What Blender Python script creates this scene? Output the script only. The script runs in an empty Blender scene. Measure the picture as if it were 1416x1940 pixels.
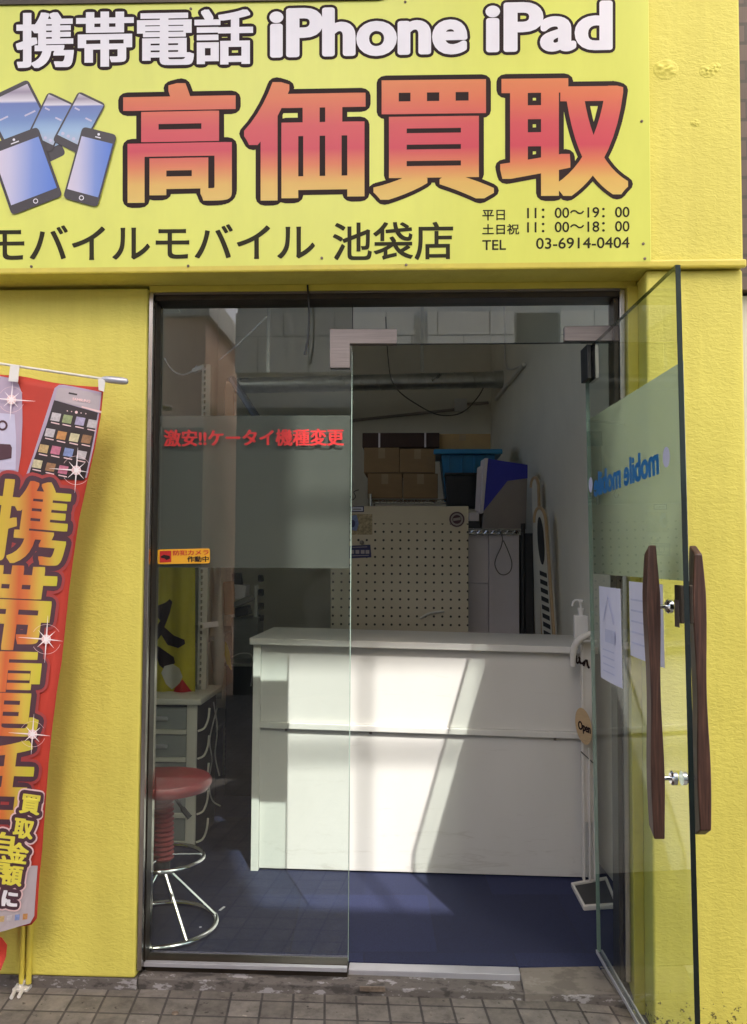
import bpy, bmesh, math, random
from mathutils import Vector, Matrix, Euler
random.seed(7)
SC = bpy.context.scene
COL = SC.collection
R = math.radians

# ---------------------------------------------------------------- camera
F = 1650.0                       # focal length in photo pixels (photo 1416 x 1940)
CAM = Vector((0, 0, 1.40))
cd = bpy.data.cameras.new('camera')
cd.sensor_fit = 'VERTICAL'; cd.sensor_height = 36.0; cd.lens = F / 1940 * 36.0
cd.clip_start = 0.02; cd.clip_end = 400
cam = bpy.data.objects.new('camera', cd); COL.objects.link(cam)
CR = Matrix.Rotation(R(2.75), 3, 'Z') @ Matrix.Rotation(R(90 + 2.9), 3, 'X') @ Matrix.Rotation(R(0.3), 3, 'Z')
cam.matrix_world = Matrix.Translation(CAM) @ CR.to_4x4()
SC.camera = cam

# ---------------------------------------------------------------- light
SUN_D = Vector((-0.39, 1.0, -1.2)).normalized()
w = bpy.data.worlds.new('World'); SC.world = w; w.use_nodes = True
nt = w.node_tree; nt.nodes.clear()
wo = nt.nodes.new('ShaderNodeOutputWorld'); bg = nt.nodes.new('ShaderNodeBackground'); sky = nt.nodes.new('ShaderNodeTexSky')
sky.sky_type = 'NISHITA'; sky.sun_disc = False
sky.sun_elevation = math.asin(-SUN_D.z); sky.sun_rotation = R(159)
sky.air_density = 1.0; sky.dust_density = 6.0; sky.ozone_density = 0.3
bg.inputs['Strength'].default_value = 0.13
nt.links.new(sky.outputs[0], bg.inputs[0]); nt.links.new(bg.outputs[0], wo.inputs[0])
sl = bpy.data.lights.new('sun', 'SUN'); sl.energy = 2.3; sl.angle = R(0.45); sl.color = (1.0, 0.97, 0.92)
so = bpy.data.objects.new('sun', sl); COL.objects.link(so)
so.rotation_euler = SUN_D.to_track_quat('-Z', 'Y').to_euler(); so.location = (4, -8, 14)
SC.view_settings.view_transform = 'Standard'; SC.view_settings.look = 'None'
SC.view_settings.gamma = 1.0; SC.view_settings.exposure = 1.62
SC.render.engine = 'CYCLES'
try:
    SC.cycles.use_denoising = True
    SC.cycles.max_bounces = 14; SC.cycles.diffuse_bounces = 10; SC.cycles.transparent_max_bounces = 16
    SC.cycles.sample_clamp_indirect = 4.0
    SC.cycles.caustics_reflective = False; SC.cycles.caustics_refractive = False
except Exception:
    pass

# ---------------------------------------------------------------- measuring helpers
def ray(px, py):
    return CR @ Vector(((px - 708) / F, -(py - 970) / F, -1))
def P(px, py, Y):
    d = ray(px, py); return CAM + d * ((Y - CAM.y) / d.y)
def PG(px, py, z=0.070):
    d = ray(px, py); return CAM + d * ((z - CAM.z) / d.z)
def PPL(px, py, o, n):
    d = ray(px, py); return CAM + d * ((o - CAM).dot(n) / d.dot(n))

# ---------------------------------------------------------------- materials
def _bsdf(name):
    m = bpy.data.materials.new(name); m.use_nodes = True
    return m, m.node_tree, m.node_tree.nodes['Principled BSDF']
def N(nt, t, **kw):
    n = nt.nodes.new(t)
    for k, v in kw.items():
        if k in n.inputs: n.inputs[k].default_value = v
        else: setattr(n, k, v)
    return n
def ramp(nt, src, stops, interp='LINEAR'):
    r = nt.nodes.new('ShaderNodeValToRGB'); r.color_ramp.interpolation = interp
    e = r.color_ramp.elements
    while len(e) < len(stops): e.new(0.5)
    for i, (p, c) in enumerate(stops):
        e[i].position = p; e[i].color = (*c, 1) if len(c) == 3 else c
    nt.links.new(src, r.inputs[0]); return r
def coords(nt, kind='Object', scale=(1, 1, 1), rot=(0, 0, 0)):
    tc = nt.nodes.new('ShaderNodeTexCoord'); mp = nt.nodes.new('ShaderNodeMapping')
    mp.inputs['Scale'].default_value = scale; mp.inputs['Rotation'].default_value = rot
    nt.links.new(tc.outputs[kind], mp.inputs[0]); return mp.outputs[0]
def mat(name, col, rough=0.5, metal=0.0, var=0.12, vscale=9.0, bump=0.0, bscale=120.0, stretch=(1, 1, 1), spec=0.5, bdist=0.004):
    """painted / plain surface: slight tone wear, roughness variation and fine bump"""
    m, nt, b = _bsdf(name)
    v = coords(nt, 'Object', stretch)
    n1 = N(nt, 'ShaderNodeTexNoise', Scale=vscale, Detail=6.0, Roughness=0.6); nt.links.new(v, n1.inputs['Vector'])
    c0 = [max(0, c * (1 - var)) for c in col]; c1 = [min(1, c * (1 + var * 0.8)) for c in col]
    r = ramp(nt, n1.outputs['Fac'], [(0.3, c0), (0.7, c1)])
    nt.links.new(r.outputs[0], b.inputs['Base Color'])
    rr = N(nt, 'ShaderNodeMapRange'); rr.inputs[3].default_value = max(0.02, rough - 0.08); rr.inputs[4].default_value = min(1, rough + 0.08)
    nt.links.new(n1.outputs['Fac'], rr.inputs[0]); nt.links.new(rr.outputs[0], b.inputs['Roughness'])
    b.inputs['Metallic'].default_value = metal; b.inputs['Specular IOR Level'].default_value = spec
    if bump > 0:
        n2 = N(nt, 'ShaderNodeTexNoise', Scale=bscale, Detail=4.0); nt.links.new(v, n2.inputs['Vector'])
        bp = N(nt, 'ShaderNodeBump', Strength=bump, Distance=bdist)
        nt.links.new(n2.outputs['Fac'], bp.inputs['Height']); nt.links.new(bp.outputs[0], b.inputs['Normal'])
    return m
def stucco(name, col, dirty=False):
    m, nt, b = _bsdf(name)
    v = coords(nt, 'Object', (1, 1, 1)); v2 = coords(nt, 'Object', (52, 52, 105)); v3 = coords(nt, 'Object', (7, 7, 0.5))
    big = N(nt, 'ShaderNodeTexNoise', Scale=2.2, Detail=5.0); nt.links.new(v, big.inputs['Vector'])
    c = ramp(nt, big.outputs['Fac'], [(0.3, [x * 0.93 for x in col]), (0.7, [min(1, x * 1.05) for x in col])])
    stn = N(nt, 'ShaderNodeTexNoise', Scale=1.0, Detail=5.0, Roughness=0.7); nt.links.new(v3, stn.inputs['Vector'])
    sr = ramp(nt, stn.outputs['Fac'], [(0.42, (1, 1, 1)), (0.75, (0.80, 0.78, 0.72))])
    ms = N(nt, 'ShaderNodeMixRGB', blend_type='MULTIPLY'); ms.inputs[0].default_value = 0.75; nt.links.new(c.outputs[0], ms.inputs[1]); nt.links.new(sr.outputs[0], ms.inputs[2])
    out = ms.outputs[0]
    if dirty:      # splashed street dirt near the foot of the wall
        sp = nt.nodes.new('ShaderNodeSeparateXYZ'); nt.links.new(v, sp.inputs[0])
        mr = N(nt, 'ShaderNodeMapRange'); mr.inputs[1].default_value = 0.0; mr.inputs[2].default_value = 0.16; mr.inputs[3].default_value = 0.12; mr.inputs[4].default_value = -0.14
        nt.links.new(sp.outputs[2], mr.inputs[0])
        dn = N(nt, 'ShaderNodeTexNoise', Scale=60.0, Detail=3.0, Roughness=0.7); nt.links.new(v, dn.inputs['Vector'])
        ad = N(nt, 'ShaderNodeMath', operation='ADD'); nt.links.new(dn.outputs['Fac'], ad.inputs[0]); nt.links.new(mr.outputs[0], ad.inputs[1])
        dr = ramp(nt, ad.outputs[0], [(0.64, (0, 0, 0)), (0.69, (1, 1, 1))])
        mx = N(nt, 'ShaderNodeMixRGB'); nt.links.new(dr.outputs[0], mx.inputs[0]); nt.links.new(out, mx.inputs[1]); mx.inputs[2].default_value = (0.10, 0.085, 0.03, 1)
        out = mx.outputs[0]
    nt.links.new(out, b.inputs['Base Color'])
    b.inputs['Roughness'].default_value = 0.55; b.inputs['Specular IOR Level'].default_value = 0.35
    n1 = N(nt, 'ShaderNodeTexNoise', Scale=1.0, Detail=5.0, Roughness=0.55, Distortion=0.6); nt.links.new(v2, n1.inputs['Vector'])
    n2 = N(nt, 'ShaderNodeTexNoise', Scale=9.0, Detail=3.0); nt.links.new(v, n2.inputs['Vector'])
    ad = N(nt, 'ShaderNodeMath', operation='MULTIPLY_ADD'); nt.links.new(n2.outputs['Fac'], ad.inputs[0]); ad.inputs[1].default_value = 1.6; nt.links.new(n1.outputs['Fac'], ad.inputs[2])
    bp = N(nt, 'ShaderNodeBump', Strength=0.5, Distance=0.0045); nt.links.new(ad.outputs[0], bp.inputs['Height']); nt.links.new(bp.outputs[0], b.inputs['Normal'])
    return m
def glass(name, tint=(0.93, 0.97, 0.95), ior=2.15):
    m = bpy.data.materials.new(name); m.use_nodes = True; nt = m.node_tree; nt.nodes.clear()
    o = nt.nodes.new('ShaderNodeOutputMaterial'); t = nt.nodes.new('ShaderNodeBsdfTransparent'); g = nt.nodes.new('ShaderNodeBsdfGlossy')
    t.inputs[0].default_value = (*tint, 1); g.inputs['Roughness'].default_value = 0.0
    f = N(nt, 'ShaderNodeFresnel', IOR=ior); ge = nt.nodes.new('ShaderNodeNewGeometry')
    s = N(nt, 'ShaderNodeMath', operation='SUBTRACT'); s.inputs[0].default_value = 1.0; nt.links.new(ge.outputs['Backfacing'], s.inputs[1])
    mu = N(nt, 'ShaderNodeMath', operation='MULTIPLY'); nt.links.new(f.outputs[0], mu.inputs[0]); nt.links.new(s.outputs[0], mu.inputs[1])
    mx = nt.nodes.new('ShaderNodeMixShader'); nt.links.new(mu.outputs[0], mx.inputs[0]); nt.links.new(t.outputs[0], mx.inputs[1]); nt.links.new(g.outputs[0], mx.inputs[2])
    d = nt.nodes.new('ShaderNodeBsdfDiffuse'); d.inputs[0].default_value = (0.7, 0.7, 0.68, 1)
    sn = N(nt, 'ShaderNodeTexNoise', Scale=2.2, Detail=9.0, Roughness=0.72, Distortion=0.8); nt.links.new(coords(nt, 'Object', (1.5, 1.5, 0.8)), sn.inputs['Vector'])
    sm_ = N(nt, 'ShaderNodeMapRange'); sm_.inputs[1].default_value = 0.42; sm_.inputs[2].default_value = 0.8; sm_.inputs[3].default_value = 0.0; sm_.inputs[4].default_value = 0.012; nt.links.new(sn.outputs['Fac'], sm_.inputs[0])
    mh = nt.nodes.new('ShaderNodeMixShader'); nt.links.new(sm_.outputs[0], mh.inputs[0]); nt.links.new(mx.outputs[0], mh.inputs[1]); nt.links.new(d.outputs[0], mh.inputs[2])
    nt.links.new(mh.outputs[0], o.inputs[0]); return m
def film(name, col, clear=0.3, clearcol=(0.8, 0.85, 0.82)):
    """frosted adhesive film: part see-through, part scattering"""
    m = bpy.data.materials.new(name); m.use_nodes = True; nt = m.node_tree; nt.nodes.clear()
    o = nt.nodes.new('ShaderNodeOutputMaterial'); t = nt.nodes.new('ShaderNodeBsdfTransparent'); d = nt.nodes.new('ShaderNodeBsdfDiffuse'); tr = nt.nodes.new('ShaderNodeBsdfTranslucent')
    t.inputs[0].default_value = (*clearcol, 1); d.inputs[0].default_value = (*col, 1); tr.inputs[0].default_value = (*[min(1, c * 1.6) for c in col], 1)
    a = nt.nodes.new('ShaderNodeMixShader'); a.inputs[0].default_value = 0.5; nt.links.new(d.outputs[0], a.inputs[1]); nt.links.new(tr.outputs[0], a.inputs[2])
    n = N(nt, 'ShaderNodeTexNoise', Scale=14.0, Detail=4.0); nt.links.new(coords(nt), n.inputs['Vector'])
    mr = N(nt, 'ShaderNodeMapRange'); mr.inputs[3].default_value = clear - 0.03; mr.inputs[4].default_value = clear + 0.03; nt.links.new(n.outputs['Fac'], mr.inputs[0])
    mx = nt.nodes.new('ShaderNodeMixShader'); nt.links.new(mr.outputs[0], mx.inputs[0]); nt.links.new(a.outputs[0], mx.inputs[1]); nt.links.new(t.outputs[0], mx.inputs[2])
    nt.links.new(mx.outputs[0], o.inputs[0]); return m
def gradmat(name, stops, axis=2, rough=0.4, kind='Generated', scale=1.0):
    """a printed colour gradient along one axis of the print"""
    m, nt, b = _bsdf(name)
    tc = nt.nodes.new('ShaderNodeTexCoord'); sp = nt.nodes.new('ShaderNodeSeparateXYZ'); nt.links.new(tc.outputs[kind], sp.inputs[0])
    r = ramp(nt, sp.outputs[axis], stops); nt.links.new(r.outputs[0], b.inputs['Base Color'])
    b.inputs['Roughness'].default_value = rough; return m
def brushed(name, col, rough=0.3, axis=0):
    m, nt, b = _bsdf(name)
    s = [60, 60, 60]; s[axis] = 1.5
    n = N(nt, 'ShaderNodeTexNoise', Scale=6.0, Detail=5.0); nt.links.new(coords(nt, 'Object', s), n.inputs['Vector'])
    r = ramp(nt, n.outputs['Fac'], [(0.3, [c * 0.72 for c in col]), (0.7, col)]); nt.links.new(r.outputs[0], b.inputs['Base Color'])
    b.inputs['Metallic'].default_value = 1.0; b.inputs['Roughness'].default_value = rough; return m

M = {}
M['stucco'] = stucco('yellow_stucco', (0.70, 0.632, 0.125))
M['stucco_foot'] = stucco('yellow_stucco_dirty_foot', (0.70, 0.632, 0.125), True)
M['stucco_smooth'] = mat('yellow_gloss_paint', (0.62, 0.52, 0.075), 0.4, var=0.1, bump=0.15, bscale=40)
M['sign'] = mat('sign_sheet', (0.66, 0.69, 0.12), 0.33, var=0.06, vscale=3.0, stretch=(2, 2, 0.5), bump=0.05, bscale=5, bdist=0.01)
M['ink'] = mat('dark_brown_ink', (0.024, 0.012, 0.012), 0.6, var=0.05, spec=0.2)
M['ink2'] = mat('olive_black_ink', (0.028, 0.025, 0.010), 0.6, var=0.05, spec=0.2)
M['white_ink'] = mat('white_print', (0.76, 0.74, 0.80), 0.4, var=0.03)
M['fire'] = gradmat('orange_red_print', [(0.0, (0.66, 0.46, 0.11)), (0.14, (0.66, 0.40, 0.09)), (0.30, (0.62, 0.16, 0.065)), (0.43, (0.54, 0.04, 0.07)), (0.62, (0.56, 0.06, 0.07)), (0.85, (0.62, 0.14, 0.055)), (1.0, (0.64, 0.19, 0.06))])
M['phone_black'] = mat('phone_print_black', (0.035, 0.025, 0.027), 0.35, var=0.05)
M['scr_blue'] = gradmat('screen_print_blue', [(0.0, (0.62, 0.55, 0.66)), (0.25, (0.52, 0.50, 0.68)), (0.62, (0.18, 0.27, 0.62)), (1.0, (0.07, 0.17, 0.60))], 0)
M['scr_sky'] = gradmat('screen_print_sky', [(0.0, (0.42, 0.47, 0.58)), (0.3, (0.30, 0.45, 0.66)), (0.55, (0.15, 0.24, 0.50)), (0.76, (0.13, 0.18, 0.44)), (0.79, (0.65, 0.62, 0.70)), (0.9, (0.30, 0.25, 0.34)), (1.0, (0.55, 0.50, 0.58))])
M['steel'] = brushed('brushed_steel', (0.27, 0.235, 0.225), 0.42, 0)
M['steel_v'] = brushed('brushed_steel_upright', (0.60, 0.55, 0.50), 0.24, 2)
M['chrome'] = mat('chrome', (0.75, 0.75, 0.76), 0.12, 1.0, var=0.05)
M['bronze'] = mat('dark_bronze_frame', (0.055, 0.043, 0.032), 0.35, 0.6, var=0.2)
M['black'] = mat('black_rubber', (0.012, 0.012, 0.012), 0.5, var=0.2)
M['alu'] = mat('mill_aluminium', (0.55, 0.55, 0.60), 0.4, 0.6, var=0.08)
M['glass'] = glass('clear_glass', ior=2.05)
M['coat_glass'] = glass('reflective_glass', ior=2.9)
M['leaf_glass'] = glass('door_glass', (0.93, 0.97, 0.94), 1.5)
M['edge'] = mat('green_glass_edge', (0.005, 0.011, 0.009), 0.15, var=0.1, spec=0.8)
M['edge_pale'] = mat('pale_glass_edge', (0.25, 0.33, 0.28), 0.2, var=0.1)
M['film'] = film('grey_frosted_film', (0.20, 0.195, 0.18), 0.20)
M['film2'] = film('green_frosted_film', (0.34, 0.36, 0.30), 0.30, (0.85, 0.92, 0.85))
M['red'] = mat('red_letter_vinyl', (0.46, 0.02, 0.02), 0.4, var=0.06)
M['blue_vinyl'] = mat('blue_letter_vinyl', (0.02, 0.18, 0.46), 0.4, var=0.06)
M['white'] = mat('white_melamine', (0.65, 0.635, 0.60), 0.38, var=0.07, vscale=3.5, bump=0.05, bscale=30, stretch=(1, 1, 0.35))
M['white_plastic'] = mat('white_plastic', (0.72, 0.70, 0.68), 0.4, var=0.04)
M['white_steel'] = mat('white_powder_coat', (0.72, 0.68, 0.63), 0.35, var=0.05)
M['int_wall'] = mat('interior_grey_wallpaper', (0.78, 0.75, 0.65), 0.8, var=0.06, vscale=2, bump=0.1, bscale=200)
M['int_dark'] = mat('interior_ceiling_board', (0.7, 0.69, 0.63), 0.85, var=0.08, vscale=2)
M['card'] = mat('brown_cardboard', (0.34, 0.22, 0.11), 0.8, var=0.1, stretch=(1, 1, 4), bump=0.05)
M['card_light'] = mat('tan_cardboard', (0.48, 0.32, 0.15), 0.8, var=0.1)
M['card_dark'] = mat('dark_brown_carton', (0.06, 0.03, 0.022), 0.7, var=0.15)
M['card_white'] = mat('white_carton', (0.76, 0.70, 0.72), 0.7, var=0.06, vscale=4, bump=0.08, bscale=25)
M['tape'] = mat('packing_tape', (0.42, 0.30, 0.17), 0.3, var=0.1)
M['crate_blue'] = mat('blue_plastic_crate', (0.035, 0.25, 0.50), 0.4, var=0.1)
M['royal'] = mat('royal_blue_print', (0.03, 0.035, 0.42), 0.45, var=0.05)
M['grey_card'] = mat('grey_board', (0.33, 0.29, 0.27), 0.7, var=0.06)
M['galv'] = mat('galvanised_duct', (0.50, 0.51, 0.48), 0.30, 0.8, var=0.2)
M['red_vinyl'] = mat('red_vinyl_seat', (0.27, 0.032, 0.036), 0.38, var=0.1, bump=0.04, bscale=300)
M['red_rubber'] = mat('red_rubber_bellows', (0.26, 0.04, 0.045), 0.5, var=0.12)
M['drawer'] = mat('smoky_drawer_front', (0.30, 0.32, 0.31), 0.3, var=0.06)
M['cream'] = mat('cream_plastic', (0.68, 0.66, 0.58), 0.45, var=0.05)
M['cable_grey'] = mat('grey_cable', (0.10, 0.09, 0.08), 0.5, var=0.1)
M['cable_white'] = mat('white_cable', (0.6, 0.58, 0.55), 0.5, var=0.05)
M['paper'] = mat('white_paper', (0.70, 0.69, 0.82), 0.7, var=0.03)
M['paper_print'] = mat('faint_blue_print', (0.56, 0.57, 0.74), 0.7, var=0.1)
M['tan_wood'] = mat('tan_plywood_tag', (0.52, 0.36, 0.20), 0.5, var=0.1, stretch=(3, 3, 20))
M['kraft_red'] = mat('red_banner_cloth', (0.48, 0.04, 0.022), 0.65, var=0.08, bump=0.15, bscale=600)
M['banner_dark'] = mat('plum_banner_print', (0.075, 0.03, 0.045), 0.6, var=0.08)
M['banner_dkred'] = mat('dark_red_banner_print', (0.36, 0.05, 0.05), 0.6, var=0.1)
M['banner_lilac'] = mat('lilac_banner_print', (0.42, 0.34, 0.46), 0.6, var=0.06)
M['banner_lilac2'] = mat('pale_lilac_banner_print', (0.52, 0.50, 0.66), 0.6, var=0.06)
M['banner_grey'] = mat('grey_phone_print', (0.44, 0.38, 0.41), 0.6, var=0.08)
M['banner_text'] = gradmat('orange_yellow_banner_print', [(0.0, (0.58, 0.48, 0.045)), (0.36, (0.60, 0.38, 0.06)), (0.55, (0.55, 0.11, 0.03)), (0.66, (0.60, 0.17, 0.04)), (0.82, (0.58, 0.44, 0.06)), (1.0, (0.54, 0.50, 0.04))], 0, 0.6)
M['banner_yellow'] = mat('yellow_banner_print', (0.74, 0.66, 0.08), 0.6, var=0.05)
M['banner_pink'] = mat('pale_pink_banner_print', (0.78, 0.55, 0.56), 0.6, var=0.05)
M['spark'] = mat('white_spark_print', (0.86, 0.78, 0.80), 0.6, var=0.02)
M['orange_stk'] = mat('orange_sticker', (0.70, 0.36, 0.02), 0.4, var=0.04)
M['y_cloth'] = mat('yellow_cloth', (0.52, 0.44, 0.03), 0.75, var=0.15, vscale=5)
M['w_cloth'] = mat('off_white_cloth', (0.55, 0.53, 0.48), 0.8, var=0.1)
M['dk_clutter'] = mat('charcoal_plastic', (0.035, 0.035, 0.037), 0.5, var=0.2)
M['grey_clutter'] = mat('grey_plastic', (0.26, 0.26, 0.25), 0.5, var=0.15)
M['navy'] = mat('navy_tag', (0.035, 0.035, 0.12), 0.5, var=0.1)
M['pict1'] = mat('colour_photo_print', (0.40, 0.32, 0.20), 0.5, var=0.6, vscale=60)
M['beige_tile'] = mat('beige_cladding', (0.62, 0.60, 0.52), 0.5, var=0.06)
M['pink_tile'] = mat('salmon_cladding', (0.82, 0.58, 0.44), 0.5, var=0.1)
M['bldg'] = mat('grey_concrete', (0.58, 0.58, 0.55), 0.7, var=0.1, vscale=1)
M['bounce_shutter'] = mat('pale_roller_shutter', (0.72, 0.72, 0.70), 0.5, var=0.1, stretch=(1, 1, 30))  # made pale so the shutters opposite bounce daylight into the shop
M['bldg_dark'] = mat('dark_glazing', (0.03, 0.032, 0.035), 0.2, var=0.1)
M['rust'] = mat('rusty_steel', (0.22, 0.17, 0.13), 0.6, 0.5, var=0.5, vscale=60)

def carpet():
    m, nt, b = _bsdf('navy_carpet_tiles')
    v = coords(nt, 'Object', (2, 2, 2), (0, 0, R(-3.2)))
    br = N(nt, 'ShaderNodeTexBrick', Scale=1.0); br.offset = 0.5
    br.inputs['Color1'].default_value = (0.008, 0.012, 0.044, 1); br.inputs['Color2'].default_value = (0.017, 0.023, 0.080, 1); br.inputs['Mortar'].default_value = (0.012, 0.016, 0.05, 1)
    br.inputs['Mortar Size'].default_value = 0.007; br.inputs['Brick Width'].default_value = 1.0; br.inputs['Row Height'].default_value = 1.0
    nt.links.new(v, br.inputs['Vector'])
    n = N(nt, 'ShaderNodeTexNoise', Scale=380.0, Detail=3.0); nt.links.new(coords(nt), n.inputs['Vector'])
    mx = N(nt, 'ShaderNodeMixRGB', blend_type='MULTIPLY'); mx.inputs[0].default_value = 0.8
    r = ramp(nt, n.outputs['Fac'], [(0.3, (0.5, 0.5, 0.5)), (0.7, (1.3, 1.3, 1.3))])
    nt.links.new(br.outputs[0], mx.inputs[1]); nt.links.new(r.outputs[0], mx.inputs[2]); nt.links.new(mx.outputs[0], b.inputs['Base Color'])
    b.inputs['Roughness'].default_value = 0.9
    b.inputs['Sheen Weight'].default_value = 0.02; b.inputs['Sheen Tint'].default_value = (0.4, 0.5, 0.9, 1)
    bp = N(nt, 'ShaderNodeBump', Strength=0.5, Distance=0.003); nt.links.new(n.outputs['Fac'], bp.inputs['Height']); nt.links.new(bp.outputs[0], b.inputs['Normal'])
    return m
def pavers():
    m, nt, b = _bsdf('grey_pavement_tiles')
    tc = nt.nodes.new('ShaderNodeTexCoord'); sp = nt.nodes.new('ShaderNodeSeparateXYZ'); nt.links.new(tc.outputs['Object'], sp.inputs[0])
    sk = N(nt, 'ShaderNodeMath', operation='MULTIPLY_ADD'); nt.links.new(sp.outputs[1], sk.inputs[0]); sk.inputs[1].default_value = 0.10; nt.links.new(sp.outputs[0], sk.inputs[2])
    cb = nt.nodes.new('ShaderNodeCombineXYZ'); nt.links.new(sk.outputs[0], cb.inputs[0]); nt.links.new(sp.outputs[1], cb.inputs[1])
    br = N(nt, 'ShaderNodeTexBrick', Scale=1.0); br.offset = 0.0
    br.inputs['Color1'].default_value = (0.13, 0.115, 0.10, 1); br.inputs['Color2'].default_value = (0.19, 0.17, 0.15, 1); br.inputs['Mortar'].default_value = (0.06, 0.053, 0.05, 1)
    br.inputs['Mortar Size'].default_value = 0.0042; br.inputs['Mortar Smooth'].default_value = 0.3; br.inputs['Brick Width'].default_value = 0.099; br.inputs['Row Height'].default_value = 0.099
    nt.links.new(cb.outputs[0], br.inputs['Vector'])
    n = N(nt, 'ShaderNodeTexNoise', Scale=16.0, Detail=9.0, Roughness=0.75); nt.links.new(tc.outputs['Object'], n.inputs['Vector'])
    r = ramp(nt, n.outputs['Fac'], [(0.28, (0.45, 0.43, 0.42)), (0.5, (0.95, 0.95, 0.95)), (0.72, (1.35, 1.32, 1.28))])
    mx = N(nt, 'ShaderNodeMixRGB', blend_type='MULTIPLY'); mx.inputs[0].default_value = 1.0
    nt.links.new(br.outputs[0], mx.inputs[1]); nt.links.new(r.outputs[0], mx.inputs[2])
    sn = N(nt, 'ShaderNodeTexNoise', Scale=42.0, Detail=3.0, Roughness=0.5); nt.links.new(tc.outputs['Object'], sn.inputs['Vector'])
    sr = ramp(nt, sn.outputs['Fac'], [(0.26, (0.30, 0.29, 0.28)), (0.33, (1, 1, 1)), (0.70, (1, 1, 1)), (0.76, (1.8, 1.75, 1.7))])
    m2 = N(nt, 'ShaderNodeMixRGB', blend_type='MULTIPLY'); m2.inputs[0].default_value = 1.0; nt.links.new(mx.outputs[0], m2.inputs[1]); nt.links.new(sr.outputs[0], m2.inputs[2]); nt.links.new(m2.outputs[0], b.inputs['Base Color'])
    b.inputs['Roughness'].default_value = 0.75
    iv = N(nt, 'ShaderNodeMath', operation='SUBTRACT'); iv.inputs[0].default_value = 1.0; nt.links.new(br.outputs['Fac'], iv.inputs[1])
    ad = N(nt, 'ShaderNodeMath', operation='MULTIPLY_ADD'); nt.links.new(n.outputs['Fac'], ad.inputs[0]); ad.inputs[1].default_value = 0.5; nt.links.new(iv.outputs[0], ad.inputs[2])
    bp = N(nt, 'ShaderNodeBump', Strength=0.7, Distance=0.004); nt.links.new(ad.outputs[0], bp.inputs['Height']); nt.links.new(bp.outputs[0], b.inputs['Normal'])
    return m
def patchy(name, a, b_, c, sc=14.0):
    """worn concrete: hard-edged peeling patches"""
    m, nt, b = _bsdf(name)
    v = coords(nt, 'Object', (1, 2.2, 2.2))
    n = N(nt, 'ShaderNodeTexNoise', Scale=sc, Detail=7.0, Roughness=0.65); nt.links.new(v, n.inputs['Vector'])
    r = ramp(nt, n.outputs['Fac'], [(0.40, a), (0.47, b_), (0.56, b_), (0.60, c)]); nt.links.new(r.outputs[0], b.inputs['Base Color'])
    b.inputs['Roughness'].default_value = 0.8
    bp = N(nt, 'ShaderNodeBump', Strength=0.6, Distance=0.006); nt.links.new(n.outputs['Fac'], bp.inputs['Height']); nt.links.new(bp.outputs[0], b.inputs['Normal'])
    return m
def peg():
    m, nt, b = _bsdf('cream_pegboard')
    tc = nt.nodes.new('ShaderNodeTexCoord'); sp = nt.nodes.new('ShaderNodeSeparateXYZ'); nt.links.new(tc.outputs['Object'], sp.inputs[0])
    S = 0.0445
    def cell(o, off):
        a = N(nt, 'ShaderNodeMath', operation='ADD'); nt.links.new(o, a.inputs[0]); a.inputs[1].default_value = off + 20 * S
        d = N(nt, 'ShaderNodeMath', operation='MODULO'); nt.links.new(a.outputs[0], d.inputs[0]); d.inputs[1].default_value = S
        s = N(nt, 'ShaderNodeMath', operation='SUBTRACT'); nt.links.new(d.outputs[0], s.inputs[0]); s.inputs[1].default_value = S / 2
        p = N(nt, 'ShaderNodeMath', operation='POWER'); nt.links.new(s.outputs[0], p.inputs[0]); p.inputs[1].default_value = 2.0
        return p.outputs[0]
    ad = N(nt, 'ShaderNodeMath', operation='ADD'); nt.links.new(cell(sp.outputs[0], 0.012), ad.inputs[0]); nt.links.new(cell(sp.outputs[2], 0.006), ad.inputs[1])
    lt = N(nt, 'ShaderNodeMath', operation='LESS_THAN'); nt.links.new(ad.outputs[0], lt.inputs[0]); lt.inputs[1].default_value = 0.0062 ** 2
    # no holes in the solid rim of the board
    gx = N(nt, 'ShaderNodeMath', operation='LESS_THAN'); nt.links.new(sp.outputs[2], gx.inputs[0]); gx.inputs[1].default_value = 1.575
    g2 = N(nt, 'ShaderNodeMath', operation='LESS_THAN'); nt.links.new(sp.outputs[0], g2.inputs[0]); g2.inputs[1].default_value = 0.315
    m1 = N(nt, 'ShaderNodeMath', operation='MULTIPLY'); nt.links.new(lt.outputs[0], m1.inputs[0]); nt.links.new(gx.outputs[0], m1.inputs[1])
    m2 = N(nt, 'ShaderNodeMath', operation='MULTIPLY'); nt.links.new(m1.outputs[0], m2.inputs[0]); nt.links.new(g2.outputs[0], m2.inputs[1])
    n = N(nt, 'ShaderNodeTexNoise', Scale=3.0, Detail=5.0); nt.links.new(tc.outputs['Object'], n.inputs['Vector'])
    r = ramp(nt, n.outputs['Fac'], [(0.3, (0.55, 0.48, 0.36)), (0.7, (0.64, 0.57, 0.45))])
    mx = N(nt, 'ShaderNodeMixRGB'); nt.links.new(m2.outputs[0], mx.inputs[0]); nt.links.new(r.outputs[0], mx.inputs[1]); mx.inputs[2].default_value = (0.03, 0.025, 0.02, 1)
    nt.links.new(mx.outputs[0], b.inputs['Base Color']); b.inputs['Roughness'].default_value = 0.5
    return m
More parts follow.
